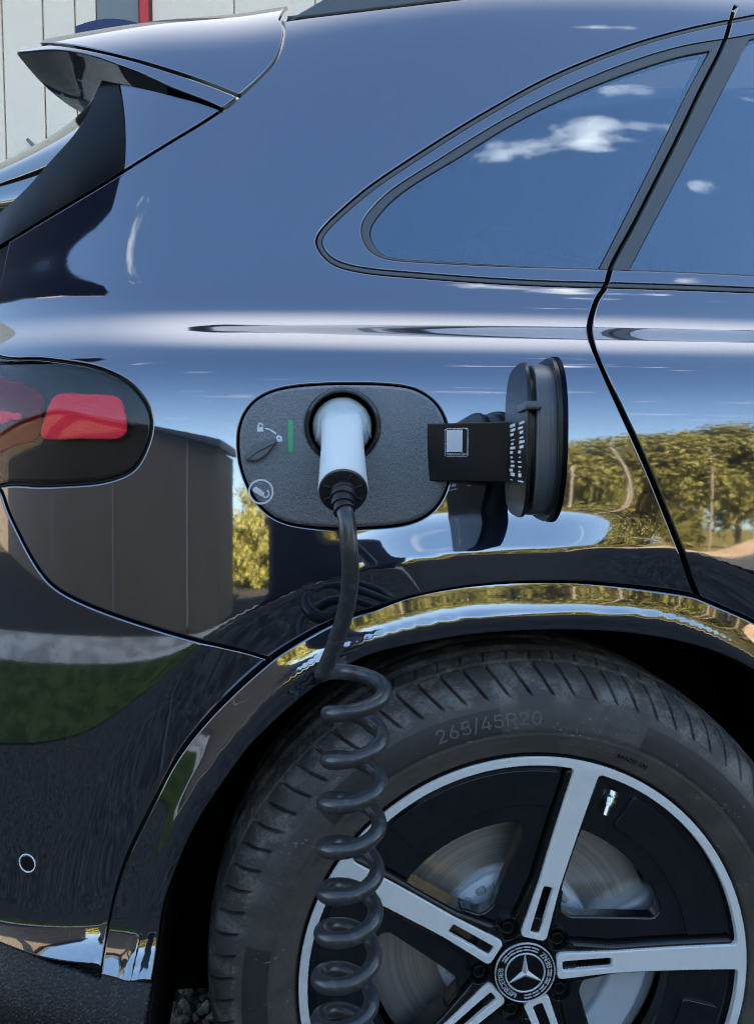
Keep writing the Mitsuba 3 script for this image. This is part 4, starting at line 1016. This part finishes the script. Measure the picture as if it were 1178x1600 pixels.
# ---------------------------------------------------------------- what the paint mirrors: the other side of the lot
pbr("shed_cladding", mikit.proc(lambda p, n, uv: mikit.mix((0.17, 0.140, 0.105), (0.21, 0.175, 0.135), mikit.fbm(p.x * 1.2, p.y, p.z * 0.5, 3))), 0.6)
pbr("shed_seam", (0.46, 0.44, 0.40), 0.6)
pbr("shed_roof", (0.09, 0.10, 0.115), 0.5)
SK = "grey_shed"
labels[SK] = {"label": "dark grey panelled shed with a sloping roof edge, mirrored in the bumper", "category": "building"}
SY = -5.4
xs_ = [-1.5, -2.1, -4.2, -8.0, -13.0, -19.0, -26.0, -34.0]
top_at = lambda x: 2.06 + (-1.5 - max(x, -8.0)) * 0.34
for a, b in zip(xs_[:-1], xs_[1:]):
    pan = trimesh.creation.extrude_polygon(Polygon([(b + 0.02, 0), (a - 0.02, 0), (a - 0.02, top_at(a)), (b + 0.02, top_at(b))]), 0.12, engine="earcut")
    pan.vertices = np.stack([pan.vertices[:, 0], SY - pan.vertices[:, 2], pan.vertices[:, 1]], 1)
    pan.fix_normals()
    add(SK + "__panel", pan, "shed_cladding", smooth=False)
    add(SK + "__seam", placed(block(0.03, 0.03, top_at(b) - 0.1, 0.005), (b, SY + 0.012, top_at(b) / 2)), "shed_seam", smooth=False)
rf = trimesh.creation.extrude_polygon(Polygon([(-1.4, 1.97), (-8.0, top_at(-8.0) - .06), (-34.2, top_at(-8.0) - .06), (-34.2, top_at(-8.0) + 0.10), (-8.0, top_at(-8.0) + 0.10), (-1.4, 2.12)]), 1.5, engine="earcut")
rf.vertices = np.stack([rf.vertices[:, 0], SY + 0.25 - rf.vertices[:, 2], rf.vertices[:, 1]], 1)
rf.fix_normals()
add(SK + "__roof", rf, "shed_roof", smooth=False)
sw = placed(block(0.12, 1.1, 1.96, 0.01), (-1.57, SY - 0.7, 0.98))
add(SK + "__end_wall", sw, "shed_cladding", smooth=False)

# dark curved beam added high over the lot for its dark reflection
CN = "added_beam"
labels[CN] = {"label": "dark curved beam added overhead, out of view, for its dark reflection below the tailgate seam", "category": "beam"}
cn = Polygon([(-1.95, -.19), (-2.13, -.30), (-2.43, -.22), (-3.06, .08), (-3.94, .93), (-4.7, 1.90), (-5.4, 2.85), (-5.5, 3.3), (-4.84, 2.60), (-3.64, 1.08), (-2.76, .38), (-1.99, .02)])
cn = aff.scale(cn, 2.16, 2.16, origin=(-0.3, 0.2))
cm = trimesh.creation.extrude_polygon(cn, 0.22, engine="earcut")
add(CN + "__roof", placed(cm, (0, 0, 7.50)), "column_navy", smooth=False)
add(CN + "__post", tube(np.array([(-11.3, 6.5, 0), (-11.3, 6.5, 3.0), (-11.3, 6.5, 7.52)]), 0.09, 16), "column_navy", smooth=True)

# column added out of view to give the dark shape mirrored below the port
CC = "added_column"
labels[CC] = {"label": "dark navy column added opposite the port, out of view, for its dark reflection", "category": "added column"}
col = m3.CrossSection([np.array([(-.12, -.1), (.12, -.1), (.12, .1), (-.12, .1)])]).offset(0.03, m3.JoinType.Round).extrude(1.62).to_mesh()
add(CC + "__body", placed(trimesh.Trimesh(col.vert_properties[:, :3], col.tri_verts, process=False), (-0.20, -2.45, 0)), "column_navy", smooth=30)
add(CC + "__screen", placed(block(0.20, 0.01, 0.14, 0.003), (-0.20, -2.316, 1.32)), "gloss_black", smooth=False)
add(CC + "__foot", placed(block(0.46, 0.32, 0.05, 0.01), (-0.20, -2.45, 0.026)), "concrete", smooth=False)

# trees: a tapered trunk with limbs, and leaf clumps through the volume of the crown
scene["leaf_olive"] = {"type": "twosided", "inner": {"type": "principled", "base_color": mikit.proc(lambda p, n, uv: mikit.mix((0.13, 0.135, 0.030), (0.32, 0.30, 0.080), mikit.cell_rand(p.x * 11, p.y * 11, p.z * 11))), "roughness": 0.7}}
scene["leaf_yellow"] = {"type": "twosided", "inner": {"type": "principled", "base_color": mikit.proc(lambda p, n, uv: mikit.mix((0.30, 0.31, 0.06), (0.56, 0.54, 0.17), mikit.cell_rand(p.x * 9, p.y * 9, p.z * 9))), "roughness": 0.7}}
pbr("bark_pale", mikit.proc(lambda p, n, uv: mikit.mix((0.28, 0.24, 0.18), (0.46, 0.41, 0.33), mikit.fbm(p.x * 9, p.y * 9, p.z * 3))), 0.9)


def tree(key, x, y, z0, h, rx, leaf, n, size, label, group, base=0.12):
    r = np.random.default_rng(int(abs(x * 131 + y * 17)) + 5)
    limbs = [tube(spline([(x, y, z0), (x + r.uniform(-.1, .1), y, z0 + .45 * h), (x + r.uniform(-.25, .25), y + r.uniform(-.2, .2), z0 + .85 * h)], step=0.3), .03 + .010 * h, 7)]
    for _ in range(2 if h > 2.2 else 0):                               # slender pale stems along the near side
        a, b = r.uniform(-.8, .8) * rx, r.uniform(-.5, .5)
        limbs.append(tube(np.array([(x, y, z0 + .03), (x + .5 * a, y + .5 * rx, z0 + .05), (x + a, y + .93 * rx, z0 + .03)]), .03, 6))
        limbs.append(tube(spline([(x + a, y + .93 * rx, z0), (x + a + .3 * b, y + 1.02 * rx, z0 + .4 * h), (x + a + b, y + .75 * rx, z0 + .80 * h)], step=0.3), .024, 6))
    cl = []
    for _ in range(14):
        a, t = r.uniform(0, 6.28), r.uniform(.25, .8)
        e = np.array([x + math.cos(a) * rx * r.uniform(.5, .9), y + math.sin(a) * rx * r.uniform(.5, .9), z0 + h * min(.97, t + r.uniform(.05, .22))])
        s = np.array([x, y, z0 + h * t])
        limbs.append(tube(np.stack([s, (s + e) / 2 + [0, 0, .06 * h], e]), np.array([.03, .022, .010]) * (0.5 + h / 5), 5))
        cl.append((e, r.uniform(.28, .5) * rx))
    for _ in range(26):
        d = r.standard_normal(3); d /= np.linalg.norm(d)
        u = r.uniform(.3, 1) ** .5
        cl.append((np.array([x + d[0] * rx * u, y + d[1] * rx * u, z0 + h * (base + (1 - base) * (.5 + .5 * d[2] * u))]), r.uniform(.2, .42) * rx))
    add(key + "__trunk", trimesh.util.concatenate(limbs), "bark_pale", smooth=True)
    c = np.array([k[0] for k in cl]); s = np.array([k[1] for k in cl])
    w = r.integers(0, len(cl), n)
    d = r.standard_normal((n, 3)); d /= np.linalg.norm(d, axis=1, keepdims=True)
    pos = c[w] + d * (s[w] * r.uniform(.35, 1.05, n))[:, None]
    pos[:, 2] = np.clip(pos[:, 2], z0 + .03, None)
    u = r.standard_normal((n, 3)); u /= np.linalg.norm(u, axis=1, keepdims=True)
    v = np.cross(u, r.standard_normal((n, 3))); v /= np.linalg.norm(v, axis=1, keepdims=True)
    k = size * r.uniform(.6, 1.3, n)[:, None]
    V = np.stack([pos - u * k, pos + v * k * .45, pos + u * k, pos - v * k * .45], 1).reshape(-1, 3)
    i = np.arange(n)[:, None] * 4
    add(key + "__crown", (V, np.vstack([i + [0, 1, 2], i + [0, 2, 3]])), leaf, smooth=False)
    labels[key] = {"label": label, "category": "tree", "group": group}


def numbered(name, k):
    return name if k == 0 else f"{name}_{k:03d}"


k = 0
for ang_deg, dist, h in ((2.0, 15.5, 2.6), (5.5, 15, 2.9), (9.0, 15.5, 2.7), (12.5, 15, 3.0), (15.5, 15.2, 2.7), (18.5, 14.5, 3.2), (21, 13.5, 3.1), (24.5, 14.5, 3.7), (28, 14, 3.9), (31.5, 14.5, 4.1), (35, 15, 3.9), (38.5, 15, 4.2), (42, 15.5, 4.0), (46, 16, 4.2), (50, 16, 4.0), (55, 17, 4.4), (61, 17, 4.2)):
    a = math.radians(ang_deg)
    tree(numbered("olive_tree", k), dist * math.sin(a), -dist * math.cos(a), 0.0 if ang_deg < 30 else 0.5, h, 1.5, "leaf_olive", 15000, 0.075,
         "bushy olive green tree in the sunlit row across the lot", "trees in the row across the lot", 0.05)
    k += 1
for i_, (a_, dist, h) in enumerate(((-8.6, 10.6, 2.0), (-10.4, 10.9, 1.3))):
    a = math.radians(a_)
    tree(numbered("yellow_bush", i_), dist * math.sin(a), -dist * math.cos(a), 0.0, h, 0.55 if i_ < 2 else 0.8, "leaf_yellow" if i_ < 2 else "leaf_olive", 3500, 0.06 if i_ < 2 else 0.07,
         "yellow green bush at the corner of the grey shed" if i_ < 2 else "low bush left of the row of olive trees", "bushes by the shed" if i_ < 2 else "low bushes across the lot", 0.0)
